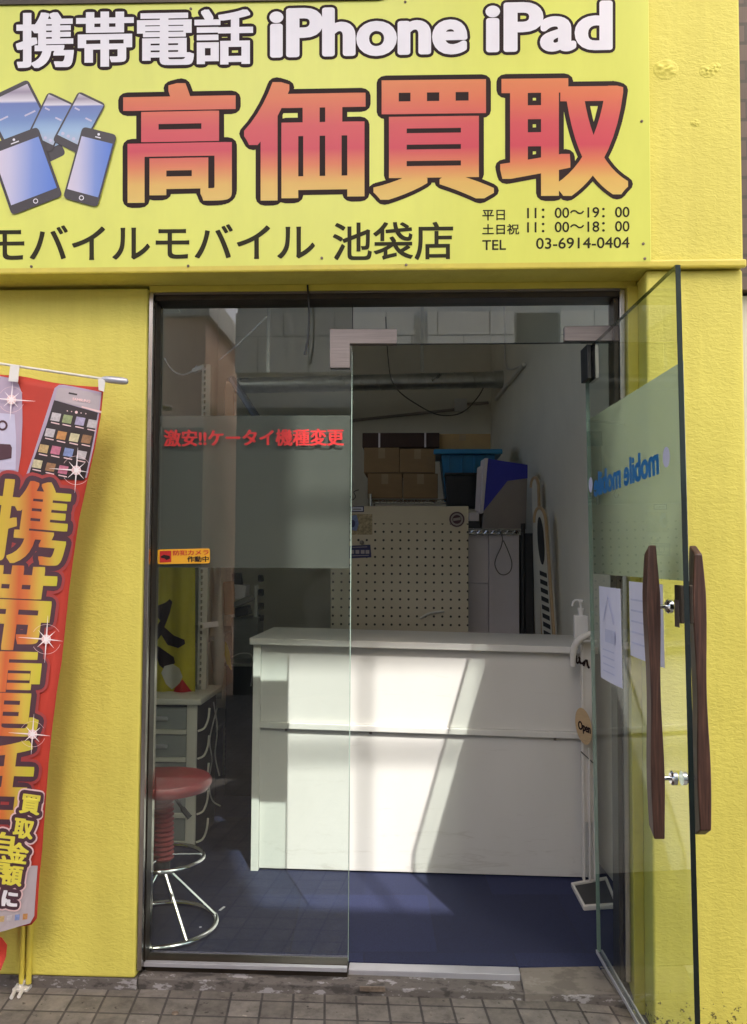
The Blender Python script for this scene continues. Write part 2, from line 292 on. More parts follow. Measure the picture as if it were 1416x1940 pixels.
def wood():
    m, nt, b = _bsdf('dark_red_wood')
    n = N(nt, 'ShaderNodeTexNoise', Scale=4.0, Detail=8.0, Roughness=0.65, Distortion=0.4); nt.links.new(coords(nt, 'Object', (38, 38, 1.6)), n.inputs['Vector'])
    r = ramp(nt, n.outputs['Fac'], [(0.25, (0.020, 0.009, 0.006)), (0.5, (0.065, 0.028, 0.018)), (0.75, (0.15, 0.07, 0.045))]); nt.links.new(r.outputs[0], b.inputs['Base Color'])
    b.inputs['Roughness'].default_value = 0.45
    bp = N(nt, 'ShaderNodeBump', Strength=0.15, Distance=0.002); nt.links.new(n.outputs['Fac'], bp.inputs['Height']); nt.links.new(bp.outputs[0], b.inputs['Normal'])
    return m
def counter_panel():
    m, nt, b = _bsdf('scuffed_counter_laminate')
    v = coords(nt); n = N(nt, 'ShaderNodeTexNoise', Scale=3.0, Detail=5.0); nt.links.new(coords(nt, 'Object', (1, 1, 0.4)), n.inputs['Vector'])
    r = ramp(nt, n.outputs['Fac'], [(0.3, (0.61, 0.595, 0.56)), (0.7, (0.67, 0.655, 0.62))])
    sc_ = N(nt, 'ShaderNodeTexNoise', Scale=1.0, Detail=6.0, Roughness=0.7, Distortion=1.2); nt.links.new(coords(nt, 'Object', (5, 5, 34)), sc_.inputs['Vector'])
    sp = nt.nodes.new('ShaderNodeSeparateXYZ'); nt.links.new(v, sp.inputs[0])
    lo = N(nt, 'ShaderNodeMapRange'); lo.inputs[1].default_value = 0.0; lo.inputs[2].default_value = 0.30; lo.inputs[3].default_value = 0.11; lo.inputs[4].default_value = 0.0; nt.links.new(sp.outputs[2], lo.inputs[0])
    ad = N(nt, 'ShaderNodeMath', operation='ADD'); nt.links.new(sc_.outputs['Fac'], ad.inputs[0]); nt.links.new(lo.outputs[0], ad.inputs[1])
    rr = ramp(nt, ad.outputs[0], [(0.62, (1, 1, 1)), (0.70, (0.72, 0.69, 0.64)), (0.78, (0.5, 0.46, 0.42))])
    mx = N(nt, 'ShaderNodeMixRGB', blend_type='MULTIPLY'); mx.inputs[0].default_value = 0.3; nt.links.new(r.outputs[0], mx.inputs[1]); nt.links.new(rr.outputs[0], mx.inputs[2])
    nt.links.new(mx.outputs[0], b.inputs['Base Color']); b.inputs['Roughness'].default_value = 0.38
    return m
def brickwall(name, c1, c2, mo, bw, rh, ms=0.006, rot=R(90)):
    m, nt, b = _bsdf(name)
    br = N(nt, 'ShaderNodeTexBrick', Scale=1.0)
    br.inputs['Color1'].default_value = (*c1, 1); br.inputs['Color2'].default_value = (*c2, 1); br.inputs['Mortar'].default_value = (*mo, 1)
    br.inputs['Mortar Size'].default_value = ms; br.inputs['Brick Width'].default_value = bw; br.inputs['Row Height'].default_value = rh
    tc = nt.nodes.new('ShaderNodeTexCoord'); sp = nt.nodes.new('ShaderNodeSeparateXYZ'); cb = nt.nodes.new('ShaderNodeCombineXYZ')
    nt.links.new(tc.outputs['Object'], sp.inputs[0]); nt.links.new(sp.outputs[0], cb.inputs[0]); nt.links.new(sp.outputs[2], cb.inputs[1])
    nt.links.new(cb.outputs[0], br.inputs['Vector']); nt.links.new(br.outputs[0], b.inputs['Base Color']); b.inputs['Roughness'].default_value = 0.5
    return m
M['carpet'] = carpet(); M['pavers'] = pavers(); M['panel'] = counter_panel(); M['peg'] = peg(); M['wood'] = wood()
M['kerb'] = patchy('peeling_concrete', (0.055, 0.048, 0.044), (0.12, 0.105, 0.095), (0.30, 0.285, 0.29))
M['slab'] = patchy('stone_slab', (0.12, 0.105, 0.09), (0.17, 0.15, 0.13), (0.21, 0.19, 0.165), 8.0)
M['brick'] = brickwall('dark_brown_wall_tile', (0.075, 0.05, 0.042), (0.11, 0.075, 0.062), (0.045, 0.035, 0.03), 0.23, 0.065)
M['facade_tile'] = brickwall('pale_panel_cladding', (0.80, 0.77, 0.68), (0.84, 0.81, 0.73), (0.12, 0.12, 0.11), 0.52, 0.62, 0.006)

# ---------------------------------------------------------------- mesh helpers
WL = {}                                            # world position of every built object
def thing(name, label, cat, loc, group=None):
    o = bpy.data.objects.new(name, None); COL.objects.link(o); o.location = loc; o.empty_display_size = 0.1
    WL[o] = Vector(loc); o['label'] = label; o['category'] = cat
    if group: o['group'] = group
    return o
def tag(o, label, cat, group=None):
    o['label'] = label; o['category'] = cat
    if group: o['group'] = group
    return o
class MB:
    def __init__(s): s.v = []; s.f = []; s.mi = []; s.cur = 0
    def add(s, vs, fs):
        b = len(s.v); s.v += [Vector(p) for p in vs]
        for f in fs: s.f.append([b + i for i in f]); s.mi.append(s.cur)
        return s
    def hexa(s, a, b):
        """a: 4 corners of one face, b: the 4 matching corners of the opposite face"""
        return s.add(list(a) + list(b), [(0, 3, 2, 1), (4, 5, 6, 7), (0, 1, 5, 4), (1, 2, 6, 5), (2, 3, 7, 6), (3, 0, 4, 7)])
    def box(s, x0, x1, y0, y1, z0, z1):
        return s.hexa([(x0, y0, z0), (x1, y0, z0), (x1, y1, z0), (x0, y1, z0)], [(x0, y0, z1), (x1, y0, z1), (x1, y1, z1), (x0, y1, z1)])
    def obox(s, c, ax, ay, az, hx, hy, hz):
        ax, ay, az = Vector(ax).normalized() * hx, Vector(ay).normalized() * hy, Vector(az).normalized() * hz; c = Vector(c)
        return s.hexa([c - ax - ay - az, c + ax - ay - az, c + ax + ay - az, c - ax + ay - az], [c - ax - ay + az, c + ax - ay + az, c + ax + ay + az, c - ax + ay + az])
    def prism(s, pts, off):
        pts = [Vector(p) for p in pts]; off = Vector(off); n = len(pts)
        fs = [tuple(range(n))[::-1], tuple(range(n, 2 * n))] + [(i, (i + 1) % n, n + (i + 1) % n, n + i) for i in range(n)]
        return s.add(pts + [p + off for p in pts], fs)
    def tube(s, pts, r, n=8, closed=False, caps=True):
        pts = [Vector(p) for p in pts]; k = len(pts); vs = []; up = None
        rad = r if isinstance(r, (list, tuple)) else [r] * k
        for i, p in enumerate(pts):
            a = pts[(i - 1) % k] if (closed or i > 0) else p; b = pts[(i + 1) % k] if (closed or i < k - 1) else p
            t = (b - a).normalized()
            if up is None: up = Vector((0, 0, 1)) if abs(t.z) < 0.9 else Vector((1, 0, 0))
            u = t.cross(up).normalized(); up = u.cross(t).normalized()
            for j in range(n):
                an = 2 * math.pi * j / n; vs.append(p + (u * math.cos(an) + up * math.sin(an)) * rad[i])
        fs = []
        for i in range(k if closed else k - 1):
            for j in range(n):
                a = i * n + j; b = i * n + (j + 1) % n; c = ((i + 1) % k) * n + (j + 1) % n; d = ((i + 1) % k) * n + j
                fs.append((a, b, c, d))
        if caps and not closed: fs += [tuple(range(n))[::-1], tuple(range((k - 1) * n, k * n))]
        return s.add(vs, fs)
    def lathe(s, prof, c, n=32, axis=(0, 0, 1)):
        ax = Vector(axis).normalized(); u = ax.orthogonal().normalized(); w_ = ax.cross(u); c = Vector(c); vs = []
        for (r, h) in prof:
            for j in range(n):
                a = 2 * math.pi * j / n; vs.append(c + ax * h + (u * math.cos(a) + w_ * math.sin(a)) * max(r, 1e-5))
        fs = [(i * n + j, i * n + (j + 1) % n, (i + 1) * n + (j + 1) % n, (i + 1) * n + j) for i in range(len(prof) - 1) for j in range(n)]
        fs += [tuple(range(n))[::-1], tuple(range((len(prof) - 1) * n, len(prof) * n))]
        return s.add(vs, fs)
    def build(s, name, m, parent=None, smooth=False, bevel=0.0, origin=None, seg=2):
        if parent is not None: o0 = WL[parent]
        elif origin is not None: o0 = Vector(origin)
        else:
            xs = [p.x for p in s.v]; ys = [p.y for p in s.v]; zs = [p.z for p in s.v]
            o0 = Vector(((min(xs) + max(xs)) / 2, (min(ys) + max(ys)) / 2, min(zs)))
        me = bpy.data.meshes.new(name); me.from_pydata([p - o0 for p in s.v], [], s.f)
        for mm in (m if isinstance(m, (list, tuple)) else [m]): me.materials.append(mm if not isinstance(mm, str) else M[mm])
        me.polygons.foreach_set('material_index', s.mi)
        if smooth:
            me.polygons.foreach_set('use_smooth', [True] * len(me.polygons))
            me.set_sharp_from_angle(angle=R(40))
        bm = bmesh.new(); bm.from_mesh(me); bmesh.ops.recalc_face_normals(bm, faces=bm.faces); bm.to_mesh(me); bm.free()
        o = bpy.data.objects.new(name, me); COL.objects.link(o)
        if parent is not None: o.parent = parent
        else: o.location = o0
        WL[o] = o0
        if bevel > 0:
            b = o.modifiers.new('bevel', 'BEVEL'); b.width = bevel; b.segments = seg; b.limit_method = 'ANGLE'; b.angle_limit = R(50)
            b.harden_normals = False
        return o
def structure(o): o['kind'] = 'structure'; return o
def smooth_path(pts, k=6):
    pts = [Vector(p) for p in pts]; out = []
    for i in range(len(pts) - 1):
        p0 = pts[max(i - 1, 0)]; p1 = pts[i]; p2 = pts[i + 1]; p3 = pts[min(i + 2, len(pts) - 1)]
        for j in range(k):
            t = j / k
            out.append(0.5 * ((2 * p1) + (p2 - p0) * t + (2 * p0 - 5 * p1 + 4 * p2 - p3) * t * t + (3 * p1 - p0 - 3 * p2 + p3) * t ** 3))
    return out + [pts[-1]]
def roundpoly(pts, r, n=4):
    pts = [Vector((p[0], p[1])) for p in pts]; out = []; k = len(pts)
    for i in range(k):
        a, p, b = pts[i - 1], pts[i], pts[(i + 1) % k]
        da = (a - p).normalized(); db = (b - p).normalized()
        p1 = p + da * r; p2 = p + db * r
        for j in range(n + 1):
            t = j / n; out.append(p1 * (1 - t) ** 2 + p * 2 * t * (1 - t) + p2 * t * t)
    return out

# flat printed work: 2-D polygons (in any 2-D space) with a layer height, mapped onto a surface
class PR:
    def __init__(s): s.p = []; s.cur = 0
    def poly(s, pts, n=0.0): s.p.append(([(a[0], a[1]) for a in pts], n, s.cur)); return s
    def disc(s, c, r, n=0.0, k=20, ry=None):
        ry = ry or r; return s.poly([(c[0] + r * math.cos(2 * math.pi * i / k), c[1] + ry * math.sin(2 * math.pi * i / k)) for i in range(k)], n)
    def line(s, a, b, w0, w1=None, n=0.0):
        w1 = w0 if w1 is None else w1; a = Vector(a[:2]); b = Vector(b[:2]); d = (b - a).normalized(); q = Vector((-d.y, d.x))
        return s.poly([a + q * w0 / 2, a - q * w0 / 2, b - q * w1 / 2, b + q * w1 / 2], n)
    def ring(s, c, r, wd, n=0.0, k=28, a0=0, a1=360):
        for i in range(k):
            t0 = R(a0 + (a1 - a0) * i / k); t1 = R(a0 + (a1 - a0) * (i + 1) / k)
            s.poly([(c[0] + (r + q * wd / 2) * math.cos(t), c[1] + (r + q * wd / 2) * math.sin(t)) for t, q in ((t0, -1), (t0, 1), (t1, 1), (t1, -1))], n)
        return s
    def build(s, name, m, mapf, parent=None, sub=0.0, origin=None, weld=False):
        bm = bmesh.new()
        for pts, n, mi in s.p:
            vs = [bm.verts.new((a, b, n)) for a, b in pts]
            try: f = bm.faces.new(vs); f.material_index = mi
            except ValueError: pass
        if sub > 0:
            bmesh.ops.triangulate(bm, faces=[f for f in bm.faces if len(f.verts) > 4])
            for _ in range(7):
                es = [e for e in bm.edges if (e.verts[0].co - e.verts[1].co).length > sub]
                if not es: break
                bmesh.ops.subdivide_edges(bm, edges=es, cuts=1)
                bmesh.ops.triangulate(bm, faces=[f for f in bm.faces if len(f.verts) > 4])
        pos = [mapf(v.co.x, v.co.y, v.co.z) for v in bm.verts]
        o0 = WL[parent] if parent is not None else (Vector(origin) if origin is not None else sum(pos, Vector()) / len(pos))
        for v, p in zip(bm.verts, pos): v.co = p - o0
        if weld: bmesh.ops.remove_doubles(bm, verts=bm.verts, dist=1e-4)
        bmesh.ops.recalc_face_normals(bm, faces=bm.faces)
        me = bpy.data.meshes.new(name)
        for mm in (m if isinstance(m, (list, tuple)) else [m]): me.materials.append(M[mm] if isinstance(mm, str) else mm)
        bm.to_mesh(me); bm.free()
        o = bpy.data.objects.new(name, me); COL.objects.link(o)
        if parent is not None: o.parent = parent
        else: o.location = o0
        WL[o] = o0; return o
_G = {}
def glyphs(text):
    if text in _G: return _G[text]
    c = bpy.data.curves.new('text', 'FONT'); c.body = text; c.size = 1.0; c.resolution_u = 5
    o = bpy.data.objects.new('text', c); COL.objects.link(o); bpy.context.view_layer.update()
    me = bpy.data.meshes.new_from_object(o.evaluated_get(bpy.context.evaluated_depsgraph_get()))
    bm = bmesh.new(); bm.from_mesh(me); bmesh.ops.remove_doubles(bm, verts=bm.verts, dist=1e-5)
    vs = [v.co.copy() for v in bm.verts]; bm.verts.index_update()
    fs = [[v.index for v in f.verts] for f in bm.faces]
    es = [(e.verts[0].index, e.verts[1].index) for e in bm.edges if len(e.link_faces) == 1]
    bm.free(); bpy.data.objects.remove(o); bpy.data.curves.remove(c); bpy.data.meshes.remove(me)
    x0 = min(v.x for v in vs); x1 = max(v.x for v in vs); y0 = min(v.y for v in vs); y1 = max(v.y for v in vs)
    _G[text] = ([((v.x - x0) / (x1 - x0), (y1 - v.y) / (y1 - y0)) for v in vs], fs, es); return _G[text]
def lettering(pr, text, TL, TR, BL, n=0.0, bold=0.0, boldy=None, step=4e-6, fill=True):
    """text whose box (after emboldening) has the corners TL, TR, BL; bold = half the extra stroke width"""
    vs, fs, es = glyphs(text); TL, TR, BL = Vector(TL[:2]), Vector(TR[:2]), Vector(BL[:2])
    boldy = bold if boldy is None else boldy
    ex = (TR - TL).normalized(); ey = (BL - TL).normalized(); wx = (TR - TL).length - 2 * bold; wy = (BL - TL).length - 2 * boldy
    q = [TL + ex * (bold + u * wx) + ey * (boldy + v * wy) for u, v in vs]
    if fill:
        for f in fs: pr.poly([q[i] for i in f], n)
    if bold > 0: stroke(pr, q, es, bold, boldy, n + step, step, ord(text[0]) > 255)
    return q, es
def hull(pts):
    pts = sorted(set(pts)); lo = []; hi = []
    for seq, out in ((pts, lo), (pts[::-1], hi)):
        for p in seq:
            while len(out) > 1 and (out[-1][0] - out[-2][0]) * (p[1] - out[-2][1]) - (out[-1][1] - out[-2][1]) * (p[0] - out[-2][0]) <= 1e-9: out.pop()
            out.append(p)
    return lo[:-1] + hi[:-1]
def stroke(pr, q, es, rx, ry, n, step=4e-6, square=False):
    k = ry / rx; i = 0; seen = set()
    if square:
        for a, b in es:
            pts = [(q[v].x + sx * rx, q[v].y + sy * ry) for v in (a, b) for sx in (-1, 1) for sy in (-1, 1)]
            pr.poly(hull(pts), n + step * (i % 160)); i += 1
        return
    for a, b in es:
        A = Vector((q[a].x, q[a].y / k)); B = Vector((q[b].x, q[b].y / k)); d = B - A
        if d.length < 1e-9: continue
        t = Vector((-d.y, d.x)).normalized() * rx
        pr.poly([(p.x, p.y * k) for p in (A + t, A - t, B - t, B + t)], n + step * (i % 160)); i += 1
        for vi, c in ((a, A), (b, B)):
            if vi in seen: continue
            seen.add(vi)
            pr.poly([(c.x + rx * math.cos(2 * math.pi * j / 12), (c.y + rx * math.sin(2 * math.pi * j / 12)) * k) for j in range(12)], n + step * (i % 160)); i += 1

# ================================================================ STREET AND SHELL
YF, YC, YW, YFR, YG = 2.70, 2.71, 2.81, 2.835, 2.885
FL = 0.070                                          # shop floor level
X_R = P(1405, 250, YF).x; X_RC = P(1414, 900, YC).x
X_L = P(272, 1000, YW).x; X_C = P(1225, 600, YC).x
Z_S = P(700, 514, YF).z                            # underside of the fascia
WRX = lambda y: 0.86 - 0.0625 * (y - 3.0)          # inner face of the right wall
YB, ZC, XLW = 7.0, 3.45, -1.62

def pav_z(x): return 0.012 - 0.06 * max(0.0, min(1.0, (x - 0.55) / 0.4))
b = MB(); xs = [-40, -6, -1.4] + [-1.2 + 0.15 * i for i in range(19)] + [3, 8, 40]; ys = [-2.9, 0, 1.6, 2.2, 2.6, 2.845]
vs = [(x, y, pav_z(x)) for y in ys for x in xs]; nx = len(xs)
fs = [(j * nx + i, j * nx + i + 1, (j + 1) * nx + i + 1, (j + 1) * nx + i) for j in range(len(ys) - 1) for i in range(nx - 1)]
b.add(vs, fs); structure(b.build('pavement', 'pavers', origin=(0, 0, 0)))
structure(MB().box(-60, 60, -60, 60, -0.30, -0.12).build('ground', 'bldg', origin=(0, 0, 0)))
b = MB()
ys2 = [2.7998, 2.86, 2.90]
fl = MB().box(XLW - 0.3, 1.2, 2.925, YB + 0.1, -0.1, FL); structure(fl.build('shop_floor', 'carpet', origin=(0, 0, 0)))
# worn concrete strip between pavement and sill
x0s, x1s = -2.0, X_C - 0.01
k = MB(); k.hexa([(X_L + 0.005, 2.818, -0.12), (x1s, 2.818, -0.12), (x1s, 2.925, -0.12), (X_L + 0.005, 2.925, -0.12)], [(X_L + 0.005, 2.822, 0.048), (x1s, 2.822, 0.030), (x1s, 2.925, 0.058), (X_L + 0.005, 2.925, 0.060)])
structure(k.build('concrete_strip', 'kerb', bevel=0.004))

bl = thing('shop_building', 'yellow stuccoed shop front with its dim room behind the glass', 'building', (0, 2.9, 0))
MB().box(-2.2, X_R, YF, 3.02, Z_S, 3.75).build('fascia', 'stucco', bl, bevel=0.006)
MB().box(-2.2, X_R + 0.004, YF - 0.018, YF - 0.001, Z_S - 0.004, Z_S + 0.022).build('fascia_lip', 'stucco_smooth', bl, bevel=0.006)
MB().box(-2.2, X_L, YW, 2.884, 0.05, Z_S - 0.012).build('pilaster', 'stucco', bl, bevel=0.008, seg=3)
MB().box(-2.2, X_L + 0.004, YW + 0.003, 2.884, -0.05, 0.049).build('plinth', 'kerb', bl, bevel=0.003)
MB().box(X_C, X_RC, YC, 3.08, -0.09, Z_S - 0.003).build('pilaster', 'stucco_foot', bl, bevel=0.008, seg=3)
MB().box(-4.0, X_R, 0.25, YF + 0.3, 5.4, 5.6).build('added_shade_slab', 'bldg', bl)  # unseen slab added over the street to cut skylight on the front
MB().prism([P(-200, -40, YF - 0.025), P(830, -40, YF - 0.025), P(720, -1.5, YF - 0.025), P(-200, 11, YF - 0.025)], (0, 0.024, 0)).build('dark_strip', 'bronze', bl)  # dark strip along the top edge of the sign
MB().box(X_L + 0.002, X_C - 0.002, YFR - 0.012, 3.02, Z_S - 0.022, Z_S - 0.001).build('soffit_trim', 'stucco_smooth', bl)
MB().box(XLW - 0.1, WRX(YB) + 0.1, YB, YB + 0.12, -0.05, ZC).build('back_wall', 'int_wall', bl)
wy0, wy1, wz0, wz1 = 3.3, 5.3, 2.55, 3.40  # unseen window opening added to bring daylight into the room
b = MB(); b.box(XLW - 0.12, XLW, 2.885, wy0, -0.05, ZC); b.box(XLW - 0.12, XLW, wy1, YB, -0.05, ZC); b.box(XLW - 0.12, XLW, wy0, wy1, -0.05, wz0); b.box(XLW - 0.12, XLW, wy0, wy1, wz1, ZC); b.build('side_wall', 'int_wall', bl)
b = MB(); b.box(XLW - 0.08, XLW - 0.05, wy0, wy1, wz0, wz0 + 0.04); b.box(XLW - 0.08, XLW - 0.05, wy0, wy1, wz1 - 0.04, wz1); b.box(XLW - 0.08, XLW - 0.05, 4.28, 4.32, wz0 + 0.04, wz1 - 0.04); b.build('added_side_window', 'alu', bl)
MB().hexa([(WRX(3.03), 3.03, -0.05), (WRX(3.03) + 0.15, 3.03, -0.05), (WRX(YB) + 0.15, YB, -0.05), (WRX(YB), YB, -0.05)], [(WRX(3.03), 3.03, ZC), (WRX(3.03) + 0.15, 3.03, ZC), (WRX(YB) + 0.15, YB, ZC), (WRX(YB), YB, ZC)]).build('side_wall', 'int_wall', bl)
MB().box(XLW - 0.15, 1.3, 2.99, YB + 0.12, ZC, ZC + 0.15).build('ceiling', 'int_dark', bl)
MB().box(-2.2, -0.85, 3.022, 3.075, Z_S - 0.02, ZC).build('inner_wall', 'int_dark', bl)
MB().box(-0.85, 1.3, 3.022, 3.075, Z_S + 0.02, ZC).build('inner_wall', 'int_dark', bl)
# drip stains / lumps on the right stretch of the fascia
for (px, py, r) in ((1262, 132, 0.020), (1340, 135, 0.013), (1355, 128, 0.010), (1318, 233, 0.008)):
    c = P(px, py, YF); g = 26; hw = r * 2.2; vs = []
    from mathutils import noise
    for j in range(g + 1):
        for i in range(g + 1):
            x, z = (i / g * 2 - 1), (j / g * 2 - 1); rr = math.sqrt(x * x + z * z * 1.5)
            nz = 0.5 + 0.9 * noise.noise(Vector((px + x * 2.6, py + z * 3.4, 0))); h_ = max(0.0, 1 - rr) ** 1.2 * max(0.0, nz) * r * 0.75
            vs.append((c.x + x * hw, YF - h_ + (0.0012 if rr > 0.92 else -0.0003), c.z + z * hw))
    b_ = MB(); b_.add(vs, [(j * (g + 1) + i, j * (g + 1) + i + 1, (j + 1) * (g + 1) + i + 1, (j + 1) * (g + 1) + i) for j in range(g) for i in range(g)])
    b_.build('paint_blister', 'stucco', bl, smooth=True)

nb = thing('neighbouring_building', 'dark brown tiled building edge right of the yellow shop front', 'building', (X_R + 1.0, 3.0, -0.08))
MB().box(X_R + 0.012, X_R + 2.5, 2.86, 5.0, Z_S - 0.02, 9.0).build('tiled_wall', 'brick', nb)
MB().box(X_R + 0.03, X_R + 2.5, 2.90, 5.0, -0.1, Z_S - 0.03).build('ground_floor_wall', 'bldg', nb)

# ---------------- buildings across the street (seen only in the glass; tall wall added to shade the front)
ob = thing('opposite_building', 'grey building across the street with pale panel band and added shading wall', 'building', (1.0, -3.0, -0.1))
YO = -3.0
sun_gap = [(1.89, 7.69), (2.72, 7.69), (2.92, 9.06), (1.89, 9.06)]  # unseen opening, shaped to drop the sun patch on the counter
b = MB()
X0, X1, ZT = 0.2, 3.9, 12.5
def sun_shade_wall(y0, y1):
    (ax, az), (bx, bz), (cx, cz), (dx, dz) = sun_gap
    for q in (((X0, -0.1), (X1, -0.1), (X1, az), (bx, bz), (ax, az), (X0, az)), ((X0, az), (ax, az), (dx, dz), (X0, dz)), ((bx, bz), (X1, bz), (X1, cz), (cx, cz)), ((X0, dz), (dx, dz), (cx, cz), (X1, cz), (X1, ZT), (X0, ZT))):
        b.prism([(x, y0, z) for x, z in q], (0, y1 - y0, 0))
sun_shade_wall(YO, YO - 0.03); b.build('wall', 'bldg', ob)  # tall wall added to keep direct sun off the shop front
MB().box(-1.83, X0 - 0.001, YO - 2.5, YO, -0.1, 4.0).build('wall', 'bldg', ob)
MB().box(-1.83, -0.02, YO + 0.002, YO + 0.10, 3.25, 3.86).build('panel_band', 'facade_tile', ob)
MB().box(0.12, 0.98, YO + 0.002, YO + 0.10, 3.3, 3.86).build('panel_band', 'facade_tile', ob)
MB().box(1.45, X1, YO + 0.002, YO + 0.10, 3.05, 3.86).build('panel_band', 'facade_tile', ob)
MB().box(1.02, 1.43, YO + 0.002, YO + 0.03, 3.10, 3.86).build('window', 'bldg_dark', ob)
MB().box(-1.82, -0.05, YO + 0.002, YO + 0.04, -0.05, 2.9).build('dark_shopfront', 'bldg_dark', ob)
MB().box(0.15, X1 - 0.1, YO + 0.002, YO + 0.04, 0.2, 2.7).build('bounce_shutter', 'bounce_shutter', ob)
MB().box(1.8, 3.0, YO - 0.08, YO - 0.05, 8.71, 8.728).build('shadow_bar', 'bldg', ob)  # bars added behind the opening to throw soft bands on the counter
MB().box(2.43, 2.448, YO - 0.08, YO - 0.05, 7.6, 9.2).build('shadow_bar', 'bldg', ob)
ob2 = thing('salmon_building', 'low salmon tiled building across the street beside the grey one', 'building', (-4, -3.2, -0.1))
MB().box(-9, -2.16, -6, -3.0, -0.1, 3.84).build('wall', 'pink_tile', ob2)
MB().box(-9, -2.1, -6, -2.9, 3.84, 4.1).build('parapet', 'bldg', ob2)
MB().box(-3.2, -2.17, -3.0, -2.96, -0.05, 2.7).build('dark_shopfront', 'bldg_dark', ob2)
MB().box(-8.9, -3.25, -3.0, -2.96, -0.05, 2.55).build('bounce_shutter', 'bounce_shutter', ob2)
ob3 = thing('low_building', 'low beige building across the street right of the grey one', 'building', (7, -3.2, -0.1))
MB().box(4.1, 12, -7, -3.2, -0.1, 3.0).build('wall', 'beige_tile', ob3)
MB().box(4.6, 7.5, -3.2, -3.16, 0.3, 2.4).build('bounce_shutter', 'bounce_shutter', ob3)
MB().box(8.2, 11, -3.2, -3.16, 0.3, 2.4).build('bounce_shutter', 'bounce_shutter', ob3)

# ================================================================ SIGN
YS = 2.682
SGN = lambda a, b_, n=0.0: P(a, b_, YS) - Vector((0, n, 0))
sg = thing('shop_sign', 'large yellow sign with white and orange red lettering on the fascia', 'sign', P(600, 500, YS))
tl, tr, br_, bl_ = P(-260, 14, YS), P(1229, -18, YS), P(1234, 497, YS), P(-260, 512, YS)
MB().hexa([tl, tr, br_, bl_], [p + Vector((0, 0.015, 0)) for p in (tl, tr, br_, bl_)]).build('panel', 'sign', sg, bevel=0.0015)
def outlined(txt, TL, TR, BL, bold, boldy, outl, fillmat, name='lettering'):
    pb = PR(); q, es = lettering(PR(), txt, TL, TR, BL, 0, bold, boldy)
    stroke(pb, q, es, outl + bold, outl + boldy, 0.0004, 2e-6)
    pb.build('lettering_outline', 'ink', SGN, sg)
    pf = PR(); lettering(pf, txt, TL, TR, BL, 0.0012, bold, boldy); pf.build(name, fillmat, SGN, sg)
outlined('携帯電話', (31, 25), (480, 17), (31, 130), 4.0, 2.0, 6.5, 'white_ink')
outlined('iPhone', (511, 17), (886, 9), (511, 111), 6.0, 4.5, 5.5, 'white_ink')
outlined('iPad', (920, 6), (1161, 1), (920, 101), 6.0, 4.5, 5.5, 'white_ink')
outlined('高', (234, 160), (447, 156), (234, 385), 8, 5.2, 9.5, 'fire')
outlined('価', (463, 157), (693, 153), (463, 381), 8, 5.2, 9.5, 'fire')
outlined('買', (708, 153), (936, 150), (708, 379), 8, 4.6, 9.5, 'fire')
outlined('取', (948, 150), (1190, 147), (948, 373), 8, 5.2, 9.5, 'fire')
pr = PR(); lettering(pr, 'モバイルモバイル', (-17, 428), (597, 424), (-17, 494), 0.0005, 0.9); pr.build('lettering', 'ink2', SGN, sg)
pr = PR(); lettering(pr, '池袋店', (631, 422), (859, 420), (631, 494), 0.0005, 0.9); pr.build('lettering', 'ink2', SGN, sg)
pr = PR()
for t, x0, x1, y0, y1 in (('平日', 914, 957, 398, 418), ('11：00～19：00', 999, 1193, 394, 414), ('土日祝', 914, 984, 425, 445), ('11：00～18：00', 999, 1193, 421, 441), ('TEL', 914, 959, 455, 474), ('03-6914-0404', 1016, 1193, 451, 472)):
    lettering(pr, t, (x0, y0), (x1, y0 - 0.012 * (x1 - x0)), (x0, y1), 0.0005, 0.35)
pr.build('opening_hours', 'ink2', SGN, sg)
def phone_pic(quad, screen, scr_mat, layer, tablet=False, icons=0):
    pr = PR(); pr.poly(roundpoly(quad, 9), layer); ph = pr.build('phone_picture', 'phone_black', SGN, sg)
    q = [Vector(p) for p in quad]
    def at(u, v): return (q[0] * (1 - u) + q[1] * u) * (1 - v) + (q[3] * (1 - u) + q[2] * u) * v
    u0, u1, v0, v1 = screen
    pr = PR(); pr.poly([at(u0, v0), at(u1, v0), at(u1, v1), at(u0, v1)], layer + 0.0004); pr.build('screen', scr_mat, SGN, ph)
    if tablet:
        c = at(0.5, (v1 + 1) / 2); a, c2 = at(0.42, v0 * 0.72), at(0.58, v0 * 0.72)
        PR().ring(c, 4, 1.5, layer + 0.0004, 16).build('home_button', 'white_ink', SGN, ph)
        PR().disc(at(0.5, v0 * 0.4), 2.5, layer + 0.0004, 12).build('camera_dot', 'white_ink', SGN, ph)
        PR().line(a, c2, 2.0, n=layer + 0.0004).build('speaker_slot', 'white_ink', SGN, ph)
    else:
        for i in range(4): PR().disc(at(0.2 + 0.2 * i, 0.80), 4 * 0.8, layer + 0.0007, 12).build('icon', 'banner_lilac2', SGN, ph)
        for u_, v_, w_ in ((0.62, 0.38, 0.23), (0.15, 0.30, 0.18)): PR().line(at(u_, v_), at(u_ + w_, v_), 3.2, n=layer + 0.0007).build('clock_text', 'banner_lilac2', SGN, ph)
phone_pic([(-35, 192), (53, 150), (126, 292), (38, 334)], (0.06, 0.95, 0.05, 0.86), 'scr_sky', 0.0004)
phone_pic([(92, 174), (141, 197), (98, 290), (48, 266)], (0.06, 0.95, 0.04, 0.86), 'scr_sky', 0.0016)
phone_pic([(150, 173), (202, 198), (151, 293), (100, 268)], (0.06, 0.95, 0.04, 0.86), 'scr_sky', 0.0028)
phone_pic([(-22, 277), (73, 241), (120, 372), (24, 409)], (0.05, 0.95, 0.13, 0.87), 'scr_blue', 0.0040, True)
